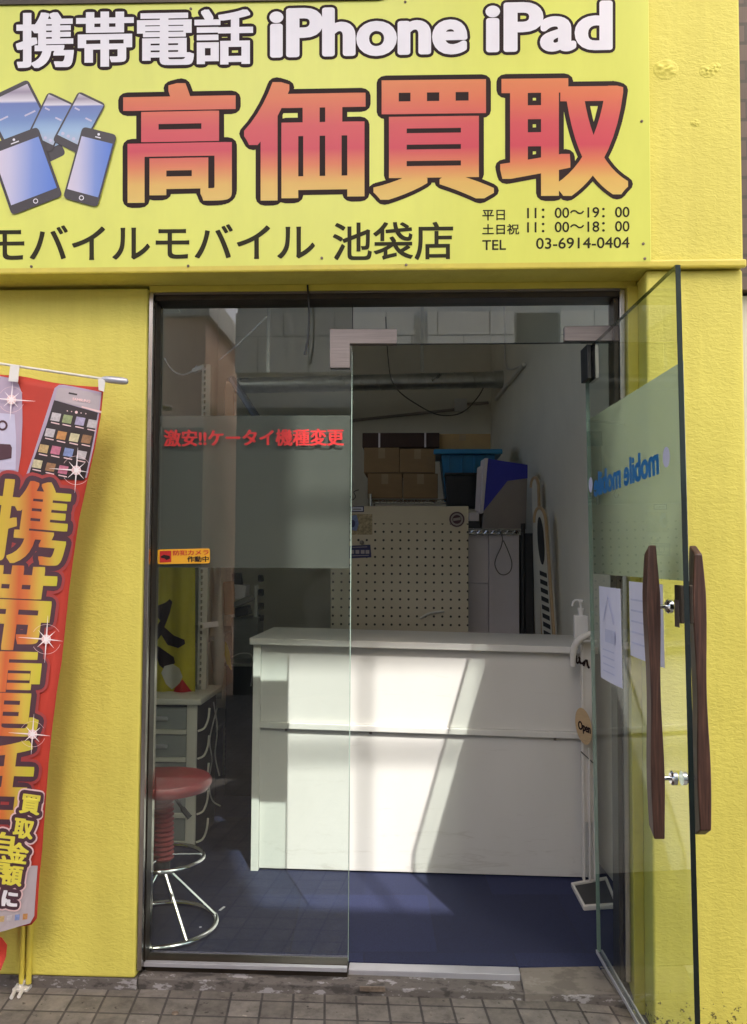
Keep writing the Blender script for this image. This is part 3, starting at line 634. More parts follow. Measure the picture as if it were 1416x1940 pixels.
phone_pic([(158, 241), (223, 257), (186, 394), (121, 376)], (0.05, 0.95, 0.13, 0.87), 'scr_blue', 0.0052, True)
for (px, py) in ((1216, 230), (1219, 462), (1222, 490), (610, 489), (770, 502), (768, 4), (362, 17), (357, 504), (60, 505)):
    c = P(px, py, YS); MB().lathe([(0.0045, 0), (0.0042, 0.0025), (0.001, 0.0035)], c, 12, (0, -1, 0)).build('screw', 'rust', sg, smooth=True)

# ================================================================ SHOPFRONT FRAME AND GLASS
fr = thing('shopfront_frame', 'steel and dark bronze door frame with fixed glass pane and transom', 'shop front', (0, YFR, FL))
XJL0 = X_L + 0.001; XJL1 = P(298, 1000, YG + 0.01).x; XJR0 = P(1166, 700, YFR).x; XJR1 = X_C - 0.001
ZH0 = P(700, 566, YFR).z; ZH1 = Z_S - 0.023
MB().box(XJL0, XJL0 + 0.0155, YFR - 0.015, YG + 0.05, FL, ZH1).build('jamb', 'steel_v', fr, bevel=0.002)
MB().box(XJL0 + 0.0165, XJL1, YFR + 0.012, YG + 0.012, FL, ZH0).build('jamb_bead', 'bronze', fr, bevel=0.002)
MB().box(XJR0 + 0.016, XJR0 + 0.034, YFR, YG + 0.05, FL, ZH1).build('jamb', 'steel_v', fr, bevel=0.002)
MB().box(XJR0 + 0.035, XJR1, YFR - 0.03, YG + 0.07, -0.05, ZH1 + 0.001).build('jamb_cover', 'stucco_smooth', fr, bevel=0.002)
MB().box(XJR0, XJR0 + 0.015, YFR + 0.012, YG + 0.05, FL, ZH0).build('jamb_bead', 'bronze', fr, bevel=0.002)
MB().box(XJL0 + 0.0165, XJR0 + 0.0155, YFR, YG + 0.05, ZH0, ZH1).build('head', 'bronze', fr, bevel=0.003)
MB().box(XJL0 + 0.016, XJR0 + 0.015, YFR - 0.006, YFR - 0.0005, ZH0 + 0.018, ZH0 + 0.026).build('head_trim', 'steel', fr)
XM = P(665, 1000, YG).x; ZT0 = P(900, 650, YG).z
MB().box(XJL0 + 0.0165, XM, YFR + 0.025, YG + 0.03, 0.004, 0.088).build('sill', 'bronze', fr, bevel=0.002)
MB().box(XJL0 + 0.0165, XM, YFR + 0.005, YFR + 0.0245, 0.074, 0.087).build('sill_edge', 'alu', fr, bevel=0.001)
MB().box(XJL1 - 0.004, XM, YG, YG + 0.010, 0.086, ZH0 + 0.004).build('fixed_pane', 'glass', fr)
MB().box(XM - 0.0005, XM + 0.0018, YG - 0.0005, YG + 0.0105, 0.089, ZT0 - 0.03).build('pane_edge', 'edge_pale', fr)
MB().box(XM + 0.003, XJR0 + 0.004, YG, YG + 0.010, ZT0, ZH0 + 0.004).build('transom_pane', 'coat_glass', fr)
MB().box(XM + 0.003, XJR0 - 0.002, YG - 0.0005, YG + 0.0105, ZT0 - 0.002, ZT0 - 0.0002).build('pane_edge', 'edge', fr)
MB().box(XM + 0.0004, XM + 0.0026, YG + 0.001, YG + 0.009, ZT0 + 0.03, ZH0).build('joint', 'black', fr)
# L-shaped patch fitting and the pivot patch
c = [P(625, 623, YG - 0.012), P(752, 623, YG - 0.012), P(752, 651, YG - 0.012), P(663, 651, YG - 0.012), P(663, 697, YG - 0.012), P(625, 697, YG - 0.012)]
MB().prism(c, (0, 0.034, 0)).build('patch_fitting', 'steel', fr, bevel=0.0015)
c = [P(1070, 618, YG - 0.012), P(1166, 616, YG - 0.012), P(1166, 646, YG - 0.012), P(1070, 646, YG - 0.012)]
MB().prism(c, (0, 0.034, 0)).build('patch_fitting', 'steel', fr, bevel=0.0015)
c0, c1 = P(302, 787, YG), P(663, 1077, YG)
fm = MB().box(c0.x, XM - 0.004, YG + 0.0105, YG + 0.0120, c1.z, c0.z).build('privacy_film', 'film', fr)
RED = lambda a, b_, n=0.0: P(a, b_, YG - 0.001) - Vector((0, n, 0))
pr = PR(); lettering(pr, '激安!!ケータイ機種変更', (311, 814), (652, 812), (311, 846), 0.0002, 1.0, 0.5); pr.build('window_lettering', 'red', RED, fr)

stk = thing('camera_sticker', 'small orange warning sticker low on the frosted film left of the door', 'sticker', P(349, 1054, YG - 0.001))
STK = lambda a, b_, n=0.0: P(a, b_, YG - 0.0008) - Vector((0, n, 0))
pr = PR(); pr.poly(roundpoly([(299, 1041), (398, 1039), (398, 1067), (299, 1069)], 4), 0.0002); pr.build('sticker_sheet', 'orange_stk', STK, stk)
pr = PR(); pr.poly([(303, 1044), (325, 1043.5), (325, 1065), (303, 1066)], 0.0005); pr.build('red_square', 'red', STK, stk)
pr = PR(); pr.poly([(305, 1054), (311, 1051), (322, 1053), (323, 1058), (316, 1061), (312, 1058), (306, 1057)], 0.0008); pr.build('camera_symbol', 'ink', STK, stk)
pr = PR(); lettering(pr, '防犯カメラ', (328, 1043), (396, 1041.5), (328, 1052.5), 0.0005, 0.4, 0.25); pr.build('lettering', 'red', STK, stk)
pr = PR(); lettering(pr, '作動中', (355, 1054), (396, 1053.5), (355, 1065), 0.0005, 0.5, 0.3); pr.build('lettering', 'ink', STK, stk)

# threshold pieces of the door opening
xa, xb = XM + 0.002, P(983, 1840, 2.92).x
tag(MB().box(xa, xb, 2.872, 2.924, 0.002, 0.068).build('aluminium_threshold', 'alu', bevel=0.002), 'bright aluminium threshold strip at the middle of the doorway', 'threshold')
a = [PG(984, 1833, 0.075), PG(1134, 1830, 0.075), PG(1170, 1884, 0.034), PG(994, 1882, 0.036)]
tag(MB().hexa([p - Vector((0, 0, 0.06)) for p in a], a).build('stone_slab', 'slab', bevel=0.002), 'grey stone slab set in the sill at the right of the doorway', 'slab')
a = [PG(1136, 1830, 0.073), PG(1215, 1832, 0.073), PG(1262, 1890, 0.028), PG(1172, 1884, 0.033)]
tag(MB().hexa([p - Vector((0, 0, 0.06)) for p in a], a).build('broken_slab', 'slab', bevel=0.003), 'cracked stone piece under the open glass door', 'slab')
c = PG(710, 1850, 0.006); tag(MB().box(c.x - 0.04, c.x + 0.04, 2.812, 2.8175, 0.03, 0.045).build('floor_bolt_plate', 'rust', bevel=0.001), 'small rusty bolt plate below the aluminium threshold', 'plate')

# ================================================================ OPEN GLASS DOOR
H = Vector((P(1123, 1100, 2.98).x, 2.98, 0)); E = Vector((P(1304, 1100, 2.095).x, 2.095, 0))
D = (E - H).normalized(); LEN = (E - H).length; ND = Vector((D.y, -D.x, 0)).normalized()      # ND points to the camera's left
def LF(s, n, z): return Vector((H.x, H.y, 0)) + D * s + ND * n + Vector((-(z - 1.0) * 0.013, 0, z))
def LS(px, py, off=0.0):
    p = PPL(px, py, H + ND * off, ND); return (p - H).dot(D), p.z
ZD0, ZD1 = 0.098, ZT0 - 0.008
dr = thing('glass_door', 'frameless glass door standing wide open at the right of the doorway', 'door', LF(0, 0, ZD0))
def leafbox(s0, s1, n0, n1, z0, z1):
    return MB().hexa([LF(s0, n0, z0), LF(s1, n0, z0), LF(s1, n1, z0), LF(s0, n1, z0)], [LF(s0, n0, z1), LF(s1, n0, z1), LF(s1, n1, z1), LF(s0, n1, z1)])
leafbox(0.002, LEN - 0.002, -0.006, 0.006, ZD0, ZD1).build('glass_leaf', 'leaf_glass', dr)
leafbox(LEN - 0.0018, LEN, -0.0062, 0.0062, ZD0, ZD1).build('leaf_edge', 'edge', dr)
leafbox(0, 0.0018, -0.0062, 0.0062, ZD0, ZD1).build('leaf_edge', 'edge_pale', dr)
leafbox(0.002, LEN - 0.002, -0.0058, 0.0058, ZD1 + 0.0002, ZD1 + 0.0014).build('leaf_edge', 'edge', dr)
leafbox(-0.004, 0.085, -0.020, -0.0065, ZD1 - 0.11, ZD1 + 0.004).build('pivot_fitting', 'steel_v', dr, bevel=0.0015)
leafbox(-0.004, 0.085, 0.0065, 0.020, ZD1 - 0.11, ZD1 + 0.004).build('pivot_fitting', ['black'], dr, bevel=0.0015)
leafbox(0.0, LEN, -0.012, -0.0065, ZD0 - 0.004, ZD0 + 0.008).build('bottom_rail', 'alu', dr, bevel=0.001)
leafbox(0.0, LEN, 0.0065, 0.0105, ZD0 - 0.004, ZD0 + 0.008).build('bottom_rail', 'alu', dr, bevel=0.001)
z_ft = LS(1284, 692)[1]; z_fb = LS(1288, 1100)[1]
df = leafbox(0.004, LEN - 0.003, -0.0085, -0.0068, z_fb, z_ft).build('privacy_film', 'film2', dr)
s0, zt = LS(1260, 857); s1, zb = LS(1134, 935)
LET = lambda a, b_, n=0.0: LF(a, -0.0066 + 0.0135 + n, b_)
pr = PR(); lettering(pr, 'mobile mobile', (s0, 1.690), (s1, 1.675), (s0, 1.612), 0.0, 0.006, 0.003); pr.build('door_lettering', 'blue_vinyl', LET, dr)
pr = PR(); pr.disc((s0 + 0.055, 1.65), 0.026, 0, 20); pr.disc((s1 - 0.04, 1.642), 0.026, 0, 20); pr.build('round_emblem', 'paper_print', LET, dr)
def handle(sgn, shift):
    hd = MB(); rows = []
    zt_, zb_ = 1.420, 0.735
    k = 26; sc = LEN - 0.085
    vs = []
    for i in range(k + 1):
        t = i / k; z = zb_ + (zt_ - zb_) * t
        wd = 0.019; nn = sgn * 0.056
        th = 0.0145 + 0.0024 * math.cos(2 * math.pi * (t - 0.20) / 0.60) - 0.004 * max(0, (t - 0.85) / 0.15)
        cut = 0.010 if i in (0, k) else 0
        for a, b_ in ((-1, -1), (1, -1), (1, 1), (-1, 1)):
            zz = z + sgn * 0.011 * a * (1 if i == k else -1 if i == 0 else 0)
            vs.append(LF(sc + a * wd, nn + b_ * th, zz))
    fs = [(0, 3, 2, 1), (k * 4, k * 4 + 1, k * 4 + 2, k * 4 + 3)]
    for i in range(k):
        for j in range(4): fs.append((i * 4 + j, i * 4 + (j + 1) % 4, i * 4 + 4 + (j + 1) % 4, i * 4 + 4 + j))
    hd.add(vs, fs); o = hd.build('handle', 'wood', dr, smooth=True, bevel=0.003)
    for z in (1.280, 0.865):
        bt = MB(); bt.lathe([(0.006, 0.0065), (0.006, 0.053)], LF(sc, 0, z), 14, ND * sgn)
        bt.lathe([(0.0175, 0.0066), (0.0175, 0.016), (0.013, 0.0205)], LF(sc, 0, z), 20, ND * sgn)
        bt.build('handle_mount', 'chrome', o, smooth=True)
handle(1, 0); handle(-1, 0)
lk = leafbox(LEN - 0.040, LEN + 0.001, 0.0066, 0.015, 1.245, 1.335).build('lock', 'bronze', dr, bevel=0.002)
leafbox(LEN - 0.036, LEN - 0.006, 0.0152, 0.0175, 1.235, 1.30).build('keyplate', 'steel', lk, bevel=0.001)
leafbox(LEN - 0.040, LEN + 0.001, -0.015, -0.0066, 1.245, 1.335).build('lock', 'bronze', dr, bevel=0.002)
def notice(s0, s1, z0, z1, n, lab, pm):
    a = MB(); k = 5; vs = []
    for i in range(k + 1):
        t = i / k
        for z in (z0, z1): vs.append(LF(s0 + (s1 - s0) * t, n + 0.004 * math.sin(t * 3.1), z))
    a.add(vs, [(2 * i, 2 * i + 2, 2 * i + 3, 2 * i + 1) for i in range(k)])
    o = a.build('paper_notice', pm, bevel=0); sm = o.modifiers.new('sheet', 'SOLIDIFY'); sm.thickness = 0.0004
    tag(o, lab, 'notice'); return o
sa, sb = LS(1143, 1200)[0], LS(1184, 1200)[0]; zt, zb = LS(1163, 1113)[1], LS(1163, 1293)[1]
n1 = notice(sa, sb, zb, zt, 0.0080, 'narrow white paper notice on the open door nearer the hinge', 'paper')
pr = PR()
pr.poly([(sa + 0.08, zt - 0.13), (sb - 0.05, zt - 0.13), (sb - 0.05, zt - 0.17), (sa + 0.08, zt - 0.17)])
for i in range(4): pr.line((sa + 0.05, zb + 0.03 + 0.022 * i), (sb - 0.06, zb + 0.03 + 0.022 * i), 0.004)
pr.line((sa + 0.06, zt - 0.11), ((sa + sb) / 2, zt - 0.03), 0.006); pr.line(((sa + sb) / 2, zt - 0.03), (sb - 0.06, zt - 0.11), 0.006)
pr.build('notice_print', 'paper_print', lambda a, b_, n=0: LF(a, 0.0135, b_), n1)
sa, sb = LS(1201, 1200)[0], LS(1266, 1200)[0]; zt, zb = LS(1230, 1104)[1], LS(1230, 1252)[1]
n2 = notice(sa, sb, zb, zt, 0.0080, 'wide bluish paper notice on the open door behind the wooden handle', 'paper')
pr = PR()
for i in range(5): pr.line((sa + 0.03, zt - 0.05 - 0.03 * i), (sb - 0.03, zt - 0.05 - 0.03 * i), 0.005)
pr.build('notice_print', 'paper_print', lambda a, b_, n=0: LF(a, 0.0135, b_), n2)

# black cable dangling at the head of the glass
tag(MB().tube(smooth_path([P(583, 540, YFR - 0.015), P(585, 575, YFR - 0.02), P(586, 600, YFR - 0.02), P(584, 640, YFR - 0.02), P(578, 672, YFR - 0.02)]), [0.003] * 20 + [0.0042] * 4 + [0.0045], 8).build('hanging_cable', 'black', smooth=True), 'short black cable dangling from the top of the door frame', 'cable')

# ================================================================ BANNER AT THE LEFT
bn = thing('shop_banner', 'red advertising banner with yellow lettering hung from a crossbar beside the door', 'banner', P(20, 1848, 2.64))
cc, ss = math.cos(R(7.5)), math.sin(R(7.5))
def uv(px, py): dx, dy = px - 197, py - 732; return dx * cc + dy * ss, -dx * ss + dy * cc
def wave(px, py):
    u, v = uv(px, py); e = max(0.0, min(1.0, v / 300.0))
    return e * (0.012 * math.sin(u * 0.035 + v * 0.003) + 0.010 * math.sin(v * 0.0075 + u * 0.01)) - 0.006 * math.sin(v * 0.011)
BN = lambda a, b_, n=0.0: P(a, b_, 2.655 + wave(a, b_) - n)
edge = [(197, 733), (191, 790), (180, 850), (163, 925), (150, 985), (139, 1060), (131, 1120), (125, 1180), (117, 1255), (108, 1310), (98, 1390), (92, 1450), (86, 1530), (80, 1610), (75, 1660), (70, 1740), (60, 1752)]
top = [(-120, 690), (-60, 700), (0, 708), (40, 714), (90, 722), (140, 728)]
pr = PR()
left = [(-130, 1770), (-120, 690)]
E2 = [Vector(p) for p in edge]
T2 = [Vector(p) for p in top] + [E2[0]]
# cloth as a grid between left line and right edge
rows = [E2[0]] + E2[1:]
NU = 14; grid = []
for i, e in enumerate(rows):
    t = i / (len(rows) - 1); l = Vector((-135 - 30 * t, 688 + (1790 - 688) * t))
    r_ = []
    for j in range(NU + 1):
        q = l.lerp(e, j / NU)
        if i == 0: q.y += 5 * math.sin(math.pi * ((q.x + 120) % 160) / 160)
        r_.append(q)
    grid.append(r_)
for i in range(len(rows) - 1):
    for j in range(NU): pr.poly([grid[i][j], grid[i][j + 1], grid[i + 1][j + 1], grid[i + 1][j]])
cl = pr.build('cloth', 'kraft_red', BN, bn, sub=22, weld=True); me = cl.data
me.polygons.foreach_set('use_smooth', [True] * len(me.polygons)); sm = cl.modifiers.new('weave', 'SOLIDIFY'); sm.thickness = 0.0012; sm.offset = -1
S = 25
# right phone
def quadmap(q):
    q = [Vector(p) for p in q]
    return lambda u, v: (q[0] * (1 - u) + q[1] * u) * (1 - v) + (q[3] * (1 - u) + q[2] * u) * v
def on_cloth(px, py, lim=4):
    for a, b_ in zip(edge, edge[1:]):
        if a[1] <= py <= b_[1]:
            t = (py - a[1]) / (b_[1] - a[1]); return min(px, a[0] + (b_[0] - a[0]) * t - lim)
    return px
clip = lambda pts, lim=4: [(on_cloth(p[0], p[1], lim), p[1]) for p in pts]
pr = PR(); pr.poly(clip([(104, 735), (112, 729), (122, 729), (160, 736), (195, 743), (193, 775), (186, 820), (178, 850), (165, 905), (48, 905), (62, 865), (86, 790)], 3), 0.0022)
ph = pr.build('phone_picture', 'banner_lilac', BN, bn, sub=S)
pr = PR(); pr.poly(clip([(108, 738), (116, 734), (160, 740), (193, 747), (190, 780), (104, 758)], 5), 0.0032); pr.build('phone_bezel', 'banner_grey', BN, ph, sub=S)
pr = PR(); pr.poly(clip([(103, 758), (193, 782), (184, 830), (172, 880), (165, 910), (53, 905), (66, 866), (88, 806)], 6), 0.0032); pr.build('screen', 'phone_black', BN, ph, sub=S)
icm = [('ic_white', (0.50, 0.46, 0.48)), ('ic_green', (0.28, 0.33, 0.16)), ('ic_lilac', (0.38, 0.34, 0.50)), ('ic_orange', (0.50, 0.24, 0.08)), ('ic_brown', (0.30, 0.16, 0.08)), ('ic_tan', (0.50, 0.35, 0.16)), ('ic_pink', (0.50, 0.16, 0.24)), ('ic_blue', (0.20, 0.26, 0.48)), ('ic_cream', (0.58, 0.52, 0.32))]
for nme, c in icm: M[nme] = mat(nme, c, 0.6, var=0.25, vscale=120)
rowsI = [((106, 790), (128, 794), (152, 798), (175, 803), (0, 1, 2, 0)), ((95, 820), (117, 825), (141, 829), (164, 832), (0, 3, 8, 4)), ((83, 850), (106, 853), (130, 857), (155, 862), (5, 6, 7, 0)), ((71, 879), (96, 885), (120, 890), None, (8, 4, 6, 0))]
pr = PR(); pl = PR()
for a, b_, c, d_, ks in rowsI:
    for p, kk in zip((a, b_, c, d_), ks):
        if p is None: continue
        pr.cur = kk; x, y = p; hw = 8.5
        pr.poly([(x - hw + 2, y - 9), (x + hw + 2, y - 6), (x + hw - 2, y + 9), (x - hw - 2, y + 6)], 0.0042)
        pl.line((x - 9, y + 10), (x + 7, y + 13.5), 2.0, n=0.0042)
pr.build('app_icon', [n_ for n_, _ in icm], BN, ph); PR().disc((145, 781), 2.8, 0.0042, 10).build('page_dot', 'banner_pink', BN, ph)
for dx in (-17, -9, 9, 18): PR().disc((145 + dx, 781 + dx * 0.15), 1.2, 0.0042, 8).build('page_dot', 'banner_pink', BN, ph)
PR().poly([(155, 769), (193, 779), (192, 783), (155, 772)], 0.0042).build('status_text', 'banner_pink', BN, ph)
PR().poly([(131, 743), (147, 746), (146, 749), (130, 746)], 0.0042).build('earpiece', 'phone_black', BN, ph)
lettering(pl, 'SAMSUNG', (138, 753), (172, 758), (137, 758.5), 0.0042, 0.4)
pl.build('screen_text', 'banner_pink', BN, ph)
# left phone, cut by the picture edge
pr = PR(); pr.poly([(-60, 705), (-20, 709), (20, 716), (34, 724), (42, 745), (43, 800), (40, 860), (34, 900), (-70, 900)], 0.0022); ph2 = pr.build('phone_picture', 'banner_lilac', BN, bn, sub=S)
pr = PR(); pr.poly([(-50, 778), (28, 785), (31, 830), (30, 890), (-60, 890)], 0.0032); pr.build('keypad', 'banner_lilac2', BN, ph2, sub=S)
PR().ring((5, 806), 8, 4, 0.0042, 18).build('round_button', 'banner_dark', BN, ph2); pr = PR(); pr.poly([(-12, 840), (20, 842), (23, 848), (22, 868), (-14, 874)], 0.0042); pr.build('button', 'banner_dark', BN, ph2)
# big characters with plum backing and dark red halo
def big(ch, TL, TR, BL, bold=5.5, boldy=4.5):
    q, es = lettering(PR(), ch, TL, TR, BL, 0, bold, boldy)
    return q, es
chars = [('携', (-8, 905), (141, 918), (-30, 1062), 3.6, 2.4), ('帯', (-40, 1068), (112, 1075), (-62, 1228), 5.5, 3.8), ('電', (-62, 1232), (88, 1236), (-80, 1392), 3.8, 2.2), ('話', (-82, 1398), (72, 1402), (-102, 1556), 5.0, 3.2)]
def mapped(ch, TL, TR, BL, bx, by): return lettering(PR(), ch, TL, TR, BL, 0, bx, by)
p1 = PR(); p2 = PR()
for c in chars:
    q, es = mapped(*c)
    stroke(p1, q, es, 20, 19, 0.0046, 3e-6); stroke(p2, q, es, 14.5, 13, 0.0058, 3e-6)
def clipmap(lim):
    return lambda a, b_, n=0.0: BN(on_cloth(a, b_, lim), b_, n)
p1.build('lettering_halo', 'banner_dkred', clipmap(4), bn, sub=13); p2.build('lettering_outline', 'banner_dark', clipmap(7), bn, sub=13)
for c in chars:
    p3 = PR(); lettering(p3, c[0], c[1], c[2], c[3], 0.0070, c[4], c[5]); p3.build('lettering', 'banner_text', BN, bn, sub=13)
# lower grey phone print
pr = PR(); pr.poly(clip([(-120, 1640), (76, 1640), (74, 1680), (69, 1735), (60, 1749), (0, 1766), (-120, 1780)], 5), 0.0050); lo = pr.build('phone_picture', 'banner_grey', BN, bn, sub=S)
pr = PR()
for i, x in enumerate((5, 19, 34, 49)): pr.cur = (5, 0, 7, 3)[i]; pr.poly([(x - 5, 1736 - i * 1.5), (x + 4, 1735 - i * 1.5), (x + 3, 1746 - i * 1.5), (x - 6, 1747 - i * 1.5)], 0.0062)
pr.build('app_icon', [n_ for n_, _ in icm], BN, lo)
small = [('買', 58, 1524, 38), ('取', 45, 1570, 38), ('金', 34, 1616, 40), ('額', 23, 1658, 40), ('自', 5, 1598, 44), ('信', 0, 1642, 44)]
p0 = PR(); p1 = PR(); p2 = PR()
for ch, cx, cy, sz in small + [('に', 18, 1702, 30)]:
    h = sz / 2; TL = (cx - h + 3, cy - h - 2); TR = (cx + h + 3, cy - h + 3); BL = (cx - h - 3, cy + h - 3)
    q, es = lettering(PR(), ch, TL, TR, BL, 0, 1.6, 1.1)
    stroke(p0, q, es, 11.5, 11.5, 0.0082, 3e-6); stroke(p1, q, es, 8.5, 8.5, 0.0092, 3e-6)
    if ch != 'に': lettering(p2, ch, TL, TR, BL, 0.0102, 1.6, 1.1)
p0.build('lettering_halo', 'banner_pink', clipmap(3), bn, sub=13); p1.build('lettering_outline', 'banner_dark', clipmap(4), bn, sub=13); p2.build('lettering', 'banner_yellow', BN, bn)
p2 = PR(); lettering(p2, 'に', (6, 1686), (36, 1690), (2, 1716), 0.0102, 2.0, 1.6); p2.build('lettering', 'white_ink', BN, bn)
for cx, cy, r in ((22, 757, 24), (145, 891, 27), (88, 1211, 28), (62, 1391, 24)):
    sp_ = PR().disc((cx, cy), 4.5, 0.0124, 16).build('sparkle', 'spark', clipmap(2), bn)
    PR().disc((cx, cy), 9, 0.0112, 20).build('sparkle_glow', 'banner_pink', clipmap(2), sp_)
    PR().ring((cx, cy), r, 0.6, 0.0114, 26, 20, 150).build('sparkle_ring', 'banner_pink', clipmap(2), sp_)
    PR().ring((cx, cy), r, 0.5, 0.0114, 26, 210, 330).build('sparkle_ring', 'banner_pink', clipmap(2), sp_)
    pr = PR()
    for i in range(8):
        an = R(i * 45 + 4); L_ = r * (1.9 if i in (0, 4) else 1.6 if i in (2, 6) else 0.8)
        pr.line((cx, cy), (cx + L_ * math.cos(an), cy + L_ * math.sin(an)), 3.0, 0.3, 0.0118 + i * 5e-6)
    pr.build('sparkle_rays', 'spark', clipmap(2), sp_)
# crossbar, tabs, tip
yb = 2.640
MB().tube([P(-220, 662, yb), P(0, 689, yb), P(197, 718, yb)], 0.0042, 10).build('crossbar', 'cream', bn, smooth=True)
a, b2 = P(194, 717.5, yb), P(243, 723, yb); dv = b2 - a
MB().tube([a, a + dv * 0.12, a + dv * 0.35, a + dv * 0.8, a + dv * 0.95, b2], [0.006, 0.0095, 0.0115, 0.0115, 0.009, 0.004], 16).build('crossbar_tip', 'alu', bn, smooth=True)
for q in ([(20, 690), (37, 692), (34, 724), (16, 722)], [(186, 717), (200, 719), (197, 742), (187, 739)]):
    MB().prism([P(x, y, 2.632) for x, y in q], (0, 0.003, 0)).build('tab', 'white_plastic', bn, bevel=0.0005)
MB().tube([P(-165, 640, 2.66), P(-215, 1820, 2.66)], 0.012, 10).build('pole', 'white_plastic', bn, smooth=True)
# loose red strip under the banner
pr = PR(); pr.poly([(-30, 1770), (4, 1776), (14, 1790), (12, 1812), (2, 1838), (-30, 1850)], 0); sp = pr.build('banner_scrap', 'kraft_red', lambda a, b_, n=0: P(a, b_, 2.70 + 0.01 * math.sin(b_ * 0.06)), sub=12)
sm = sp.modifiers.new('weave', 'SOLIDIFY'); sm.thickness = 0.002; tag(sp, 'loose red cloth scrap hanging below the banner by the ground', 'cloth scrap')
wp = thing('wall_pipe', 'pair of yellow painted pipes on the wall foot below the banner', 'pipe', P(52, 1848, YW))
for px in (43, 56): c = P(px, 1800, YW - 0.008); MB().tube([(c.x, YW - 0.008, 0.03), (c.x, YW - 0.008, 0.42)], 0.009, 10).build('pipe', 'stucco_smooth', wp, smooth=True)
br2 = thing('ground_bracket', 'small rusty wire bracket on the pavement at the wall foot', 'bracket', PG(40, 1868, 0.0))
for pts in ([(42, 1848), (36, 1862), (22, 1890)], [(54, 1846), (50, 1862), (36, 1888)], [(48, 1856), (38, 1870)]):
    MB().tube(smooth_path([PG(x, y, 0.020 + 0.02 * (i == 0)) for i, (x, y) in enumerate(pts)]), 0.006, 8).build('wire', 'cable_white', br2, smooth=True)
c = PG(40, 1874, 0.012); MB().box(c.x - 0.02, c.x + 0.03, c.y - 0.02, c.y + 0.02, 0.012, 0.022).build('base_plate', 'cable_white', br2, bevel=0.002)

# ================================================================ COUNTER
A = PG(475, 1650, FL); B = PG(1131, 1669, FL); A.z = B.z = 0
CX = (B - A).normalized(); CY = Vector((-CX.y, CX.x, 0)); CW = (B - A).length
ct = thing('counter', 'white shop counter with sunlight falling across its front panels', 'counter', (A.x, A.y, FL))
tilt = lambda x: -0.016 * x
def CB(x0, x1, y0, y1, z0, z1):
    f = lambda x, y, z: A + CX * x + CY * y + Vector((0, 0, z + (tilt(x) if z > 0.3 else 0)))
    return MB().hexa([f(x0, y0, z0), f(x1, y0, z0), f(x1, y1, z0), f(x0, y1, z0)], [f(x0, y0, z1), f(x1, y0, z1), f(x1, y1, z1), f(x0, y1, z1)])
CT = 1.049; CDp = 0.56; ZL = 0.694
CB(-0.014, CW + 0.01, -0.016, CDp, CT - 0.028, CT).build('worktop', 'white', ct, bevel=0.003)
CB(0, 0.032, 0, CDp - 0.01, FL, CT - 0.0285).build('side_panel', 'panel', ct, bevel=0.0015)
CB(CW - 0.03, CW, 0, CDp - 0.01, FL, CT - 0.0285).build('side_panel', 'panel', ct, bevel=0.0015)
CB(0.0325, CW - 0.0305, 0.016, 0.034, ZL + 0.0005, CT - 0.0285).build('front_panel', 'panel', ct, bevel=0.001)
CB(0.0325, CW - 0.0305, 0.016, 0.034, FL + 0.008, ZL - 0.0265).build('front_panel', 'panel', ct, bevel=0.001)
lg = CB(0.0325, CW - 0.0305, -0.004, 0.034, ZL - 0.026, ZL).build('ledge', 'white', ct, bevel=0.003)
for t in (0.10, 0.35, 0.885):
    c = A + CX * (CW * t) + CY * 0.010 + Vector((0, 0, ZL - 0.026 + tilt(CW * t))); MB().lathe([(0.006, 0), (0.006, -0.010)], c, 10).build('shelf_peg', 'steel', ct, smooth=True)
CB(0.033, CW - 0.031, 0.50, 0.515, FL, CT - 0.03).build('back_panel', 'white', ct)

# hand sanitiser stand + bottle + tag
b0, b1, b2, b3 = PG(1082, 1680, FL), PG(1150, 1668, FL), PG(1172, 1722, FL), PG(1106, 1726, FL)
base = (b0 + b1 + b2 + b3) / 4
st = thing('sanitiser_stand', 'slim white pedal stand for hand sanitiser in front of the counter', 'stand', base)
b_ = MB(); up = Vector((0, 0, 0.018)); bs = [b0, b1, b2, b3]
ctr = base; inn = [ctr + (p - ctr) * 0.86 for p in bs]
for i in range(4):
    j = (i + 1) % 4; b_.hexa([bs[i], bs[j], inn[j], inn[i]], [bs[i] + up, bs[j] + up, inn[j] + up, inn[i] + up])
b_.build('tray_rim', 'white_steel', st, bevel=0.003)
MB().hexa(inn, [p + Vector((0, 0, 0.009)) for p in inn]).build('tray_mat', 'dk_clutter', st)
YP = (b0.y + b1.y) / 2 - 0.006; pc = P(1117, 1668, YP); XP = pc.x
zt = P(1110, 1212, YP).z
MB().box(XP - 0.028, XP - 0.018, YP - 0.012, YP + 0.012, FL + 0.018, zt).build('post', 'white_steel', st, bevel=0.002)
MB().box(XP + 0.016, XP + 0.026, YP - 0.012, YP + 0.012, FL + 0.018, zt).build('post', 'white_steel', st, bevel=0.002)
MB().box(XP - 0.0175, XP + 0.0155, YP - 0.004, YP + 0.004, FL + 0.25, zt - 0.01).build('front_plate', 'white_steel', st)
MB().tube([(XP, YP - 0.014, FL + 0.02), (XP, YP - 0.014, 0.62)], 0.005, 8).build('pedal_rod', 'white_steel', st, smooth=True)
MB().box(XP - 0.03, XP + 0.03, YP - 0.055, YP + 0.03, zt - 0.003, zt + 0.004).build('bottle_shelf', 'white_steel', st, bevel=0.001)
hook = [P(1086, 1262, YP - 0.03), P(1087, 1232, YP - 0.04), P(1098, 1212, YP - 0.05), P(1122, 1199, YP - 0.05)]
MB().tube(smooth_path(hook), [0.010 + 0.004 * math.sin(i * 0.17) for i in range(19)], 10).build('press_arm', 'white_steel', st, smooth=True)
pr = PR(); SM = lambda a, b__, n=0: P(a, b__, YP - 0.0145 - n)
